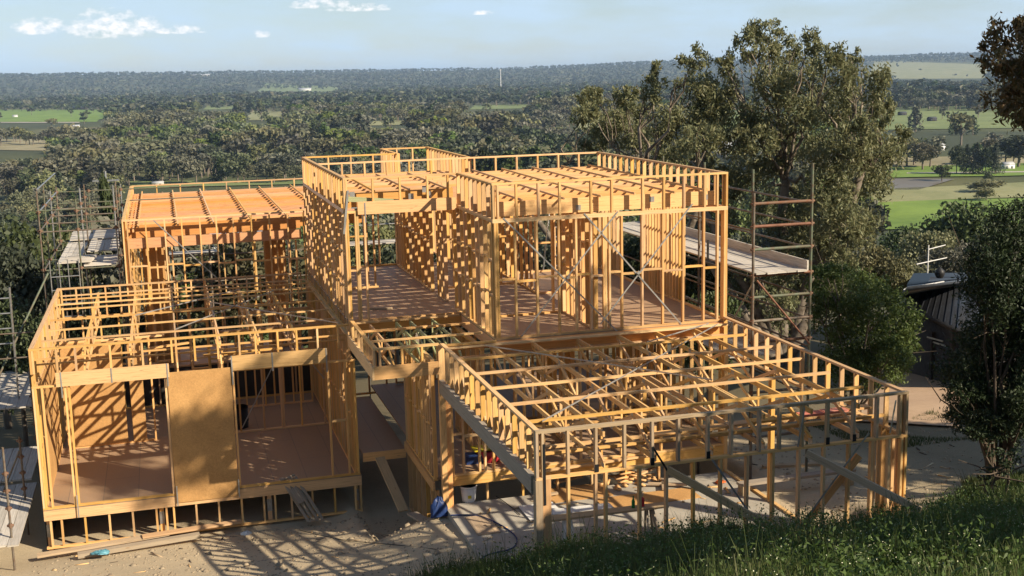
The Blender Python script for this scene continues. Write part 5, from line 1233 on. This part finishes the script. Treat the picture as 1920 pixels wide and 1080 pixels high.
# masts and poles
def mast(px, pyb, pyt, d, r, label, m_=WHITE, arm=False, name='mast'):
    x, y = at(px, d); z0 = float(H(x, y)); zt = zof(px, pyt, d); t = thing(name, (x, y, z0), label, 'mast' if name == 'mast' else 'pole')
    V, Fq = tube_np([(0, 0, 0), (0, 0, zt-z0)], [r, r*.7], 8); link('shaft', npmesh('shaft', V, Fq, m_), (x, y, z0), t)
    if arm: link('cross_arm', boxmesh(2.4, .15, .15, m_), (x-1.2, y, zt-.9), t)
    else: link('head', boxmesh(r*3, r*3, r*2, m_), (x-r*1.5, y, zt), t)
mast(948, 156, 131, 4600, 1.7, 'tall white mast rising from the far dark woodland')
mast(1607, 130, 106, 5000, 1.2, 'faint grey mast near the horizon right of the tall gum', ALU)
mast(1178, 285, 248, 210, .16, 'dark power pole behind the upper storey parapet', DARKW, True, 'power_pole')
mast(860, 290, 281, 330, .16, 'small power pole beside the dark pines', DARKW, True, 'power_pole')
mast(215, 400, 320, 120, .14, 'pale bare pole above the left scaffold', GALV, True, 'power_pole')

# ------------------------------------------------------------------ grass bank
g = np.random.default_rng(91)
def blades(n, xr, yr, hmin, hmax, wd, test=None):
    x = g.uniform(*xr, n); y = g.uniform(*yr, n)
    if test is not None: k = test(x, y); x, y = x[k], y[k]
    n = len(x); z = H(x, y); cl = np.clip(.75+.6*wav(x, y, .45), .25, 1.7); h = g.uniform(hmin, hmax, n)*cl
    th = g.uniform(0, 6.28, n); ln = g.uniform(.1, .55, n)*h; la = g.uniform(0, 6.28, n); w = wd*g.uniform(.6, 1.4, n)
    cx, sx = np.cos(th)*w/2, np.sin(th)*w/2; dx, dy = np.cos(la)*ln, np.sin(la)*ln
    b0 = np.stack([x-cx, y-sx, z-.02], -1); b1 = np.stack([x+cx, y+sx, z-.02], -1)
    t1 = np.stack([x+cx*.25+dx, y+sx*.25+dy, z+h], -1); t0 = np.stack([x-cx*.25+dx, y-sx*.25+dy, z+h], -1)
    return np.stack([b0, b1, t1, t0], 1).reshape(-1, 3), np.arange(4*n).reshape(n, 4)
def onbank(x, y):
    d = np.stack([x, y], -1)-CAM[:2]; a_ = np.arctan2(d[:, 0], d[:, 1])-CYAW; px = 960+CF*np.tan(a_)
    py = pyof(H(x, y)+.6, np.hypot(d[:, 0], d[:, 1]), px)
    free = ~((x > -.3) & (x < 7.3) & (y > -.18))
    return (px > 700+60*wav(x, y, .7)) & (px < 1990) & (py < 1120) & free
V1, F1 = blades(420000, (-3.5, 13), (-12, .6), .16, .46, .020, onbank); V2, F2 = blades(60000, (8.6, 17), (.4, 4.2), .12, .34, .024, lambda x, y: onbank(x, y) & (y < (x-8.0)*1.2))
V3, F3 = blades(26000, (-3.2, 13), (-9, .4), .45, .75, .012, onbank)
a = Acc(); a.add(V1, F1); a.add(V2, F2); a.add(V3, F3)
tag(link('grass', a.mesh('grass', GRASSM)), 'long shaded grass on the bank in the foreground', kind='stuff')
# broad-leaved weeds with small pale flowers
nw = 8500; x = g.uniform(-3.5, 13, nw); y = g.uniform(-12, .3, nw); k = onbank(x, y) & (wav(x+3, y, .55)+g.uniform(-.5, .5, nw) > -.25); x, y = x[k], y[k]
C = []; Fl = []
for xi, yi in zip(x, y):
    zi = float(H(xi, yi)); h = g.uniform(.2, .7)*(1.15 if 2 < xi < 4.3 else 1); n = int(g.integers(26, 48)); u = g.random(n)
    sp__ = g.uniform(.02, .12); C.append(np.stack([xi+g.normal(0, .04+sp__*u), yi+g.normal(0, .04+sp__*u), zi+h*u], -1))
    if g.random() < .3:
        m_ = int(g.integers(2, 8)); Fl.append(np.stack([xi+g.normal(0, .11, m_), yi+g.normal(0, .11, m_), zi+h*g.uniform(.8, 1.1, m_)], -1))
V, Fq = leaves(np.concatenate(C), .055, .02, g, .0, .6); tag(link('weeds', npmesh('weeds', V, Fq, WEEDM)), 'leafy weeds growing through the bank grass', kind='stuff')
V, Fq = leaves(np.concatenate(Fl), .012, .011, g, 0); tag(link('flowers', npmesh('flowers', V, Fq, FLOWER)), 'tiny pale flowers scattered over the bank weeds', kind='stuff')
# dry tufts and litter over the dirt on the right and sparse green by the driveway
V1, F1 = blades(9000, (11.5, 15.5), (8, 11.5), .05, .16, .02, lambda x, y: wav(x, y, .8) > .1); tag(link('grass', npmesh('grass_patch', V1, F1, GRASSM)), 'short green grass patch beside the clay driveway', kind='stuff')
# clods and stones on the dirt yard
a = Acc(); ns = 1800; x = np.concatenate([g.uniform(-9, 0, ns), g.uniform(8, 15, ns//2)]); y = np.concatenate([g.uniform(4, 10.3, ns), g.uniform(1, 10, ns//2)]); z = H(x, y)
for xi, yi, zi in zip(x, y, z):
    s_ = g.uniform(.008, .035)*(2.2 if g.random() < .05 else 1); v = np.array([(-1, -1, -.4), (1, -1, -.4), (1, 1, -.4), (-1, 1, -.4), (-.6, -.6, .6), (.7, -.5, .5), (.5, .6, .7), (-.5, .6, .5)])*s_*g.uniform(.7, 1.3, (8, 3)); a.add(v+np.array([xi, yi, zi]), BOX_F)
STONE = plain('clods', (0.36, 0.29, 0.20), 0.95, scale=3, col2=(0.24, 0.19, 0.13)); tag(link('clods', a.mesh('clods', STONE)), 'clods and small stones strewn over the dirt', kind='stuff')

# ------------------------------------------------------------------ haze
HZ = bpy.data.materials.new('haze_air'); HZ.use_nodes = True; hn = HZ.node_tree; hn.nodes.clear()
ho = N(hn, 'ShaderNodeOutputMaterial'); pv = N(hn, 'ShaderNodeVolumePrincipled'); pv.inputs['Color'].default_value = (0.5, 0.7, 1.0, 1); pv.inputs['Density'].default_value = 0.000055; pv.inputs['Anisotropy'].default_value = 0.0
hn.links.new(pv.outputs[0], ho.inputs['Volume'])
a = Acc(); a.box(-9500, 14500, -150, 15500, -62, 95)
tag(link('haze', a.mesh('haze', HZ)), kind='stuff')
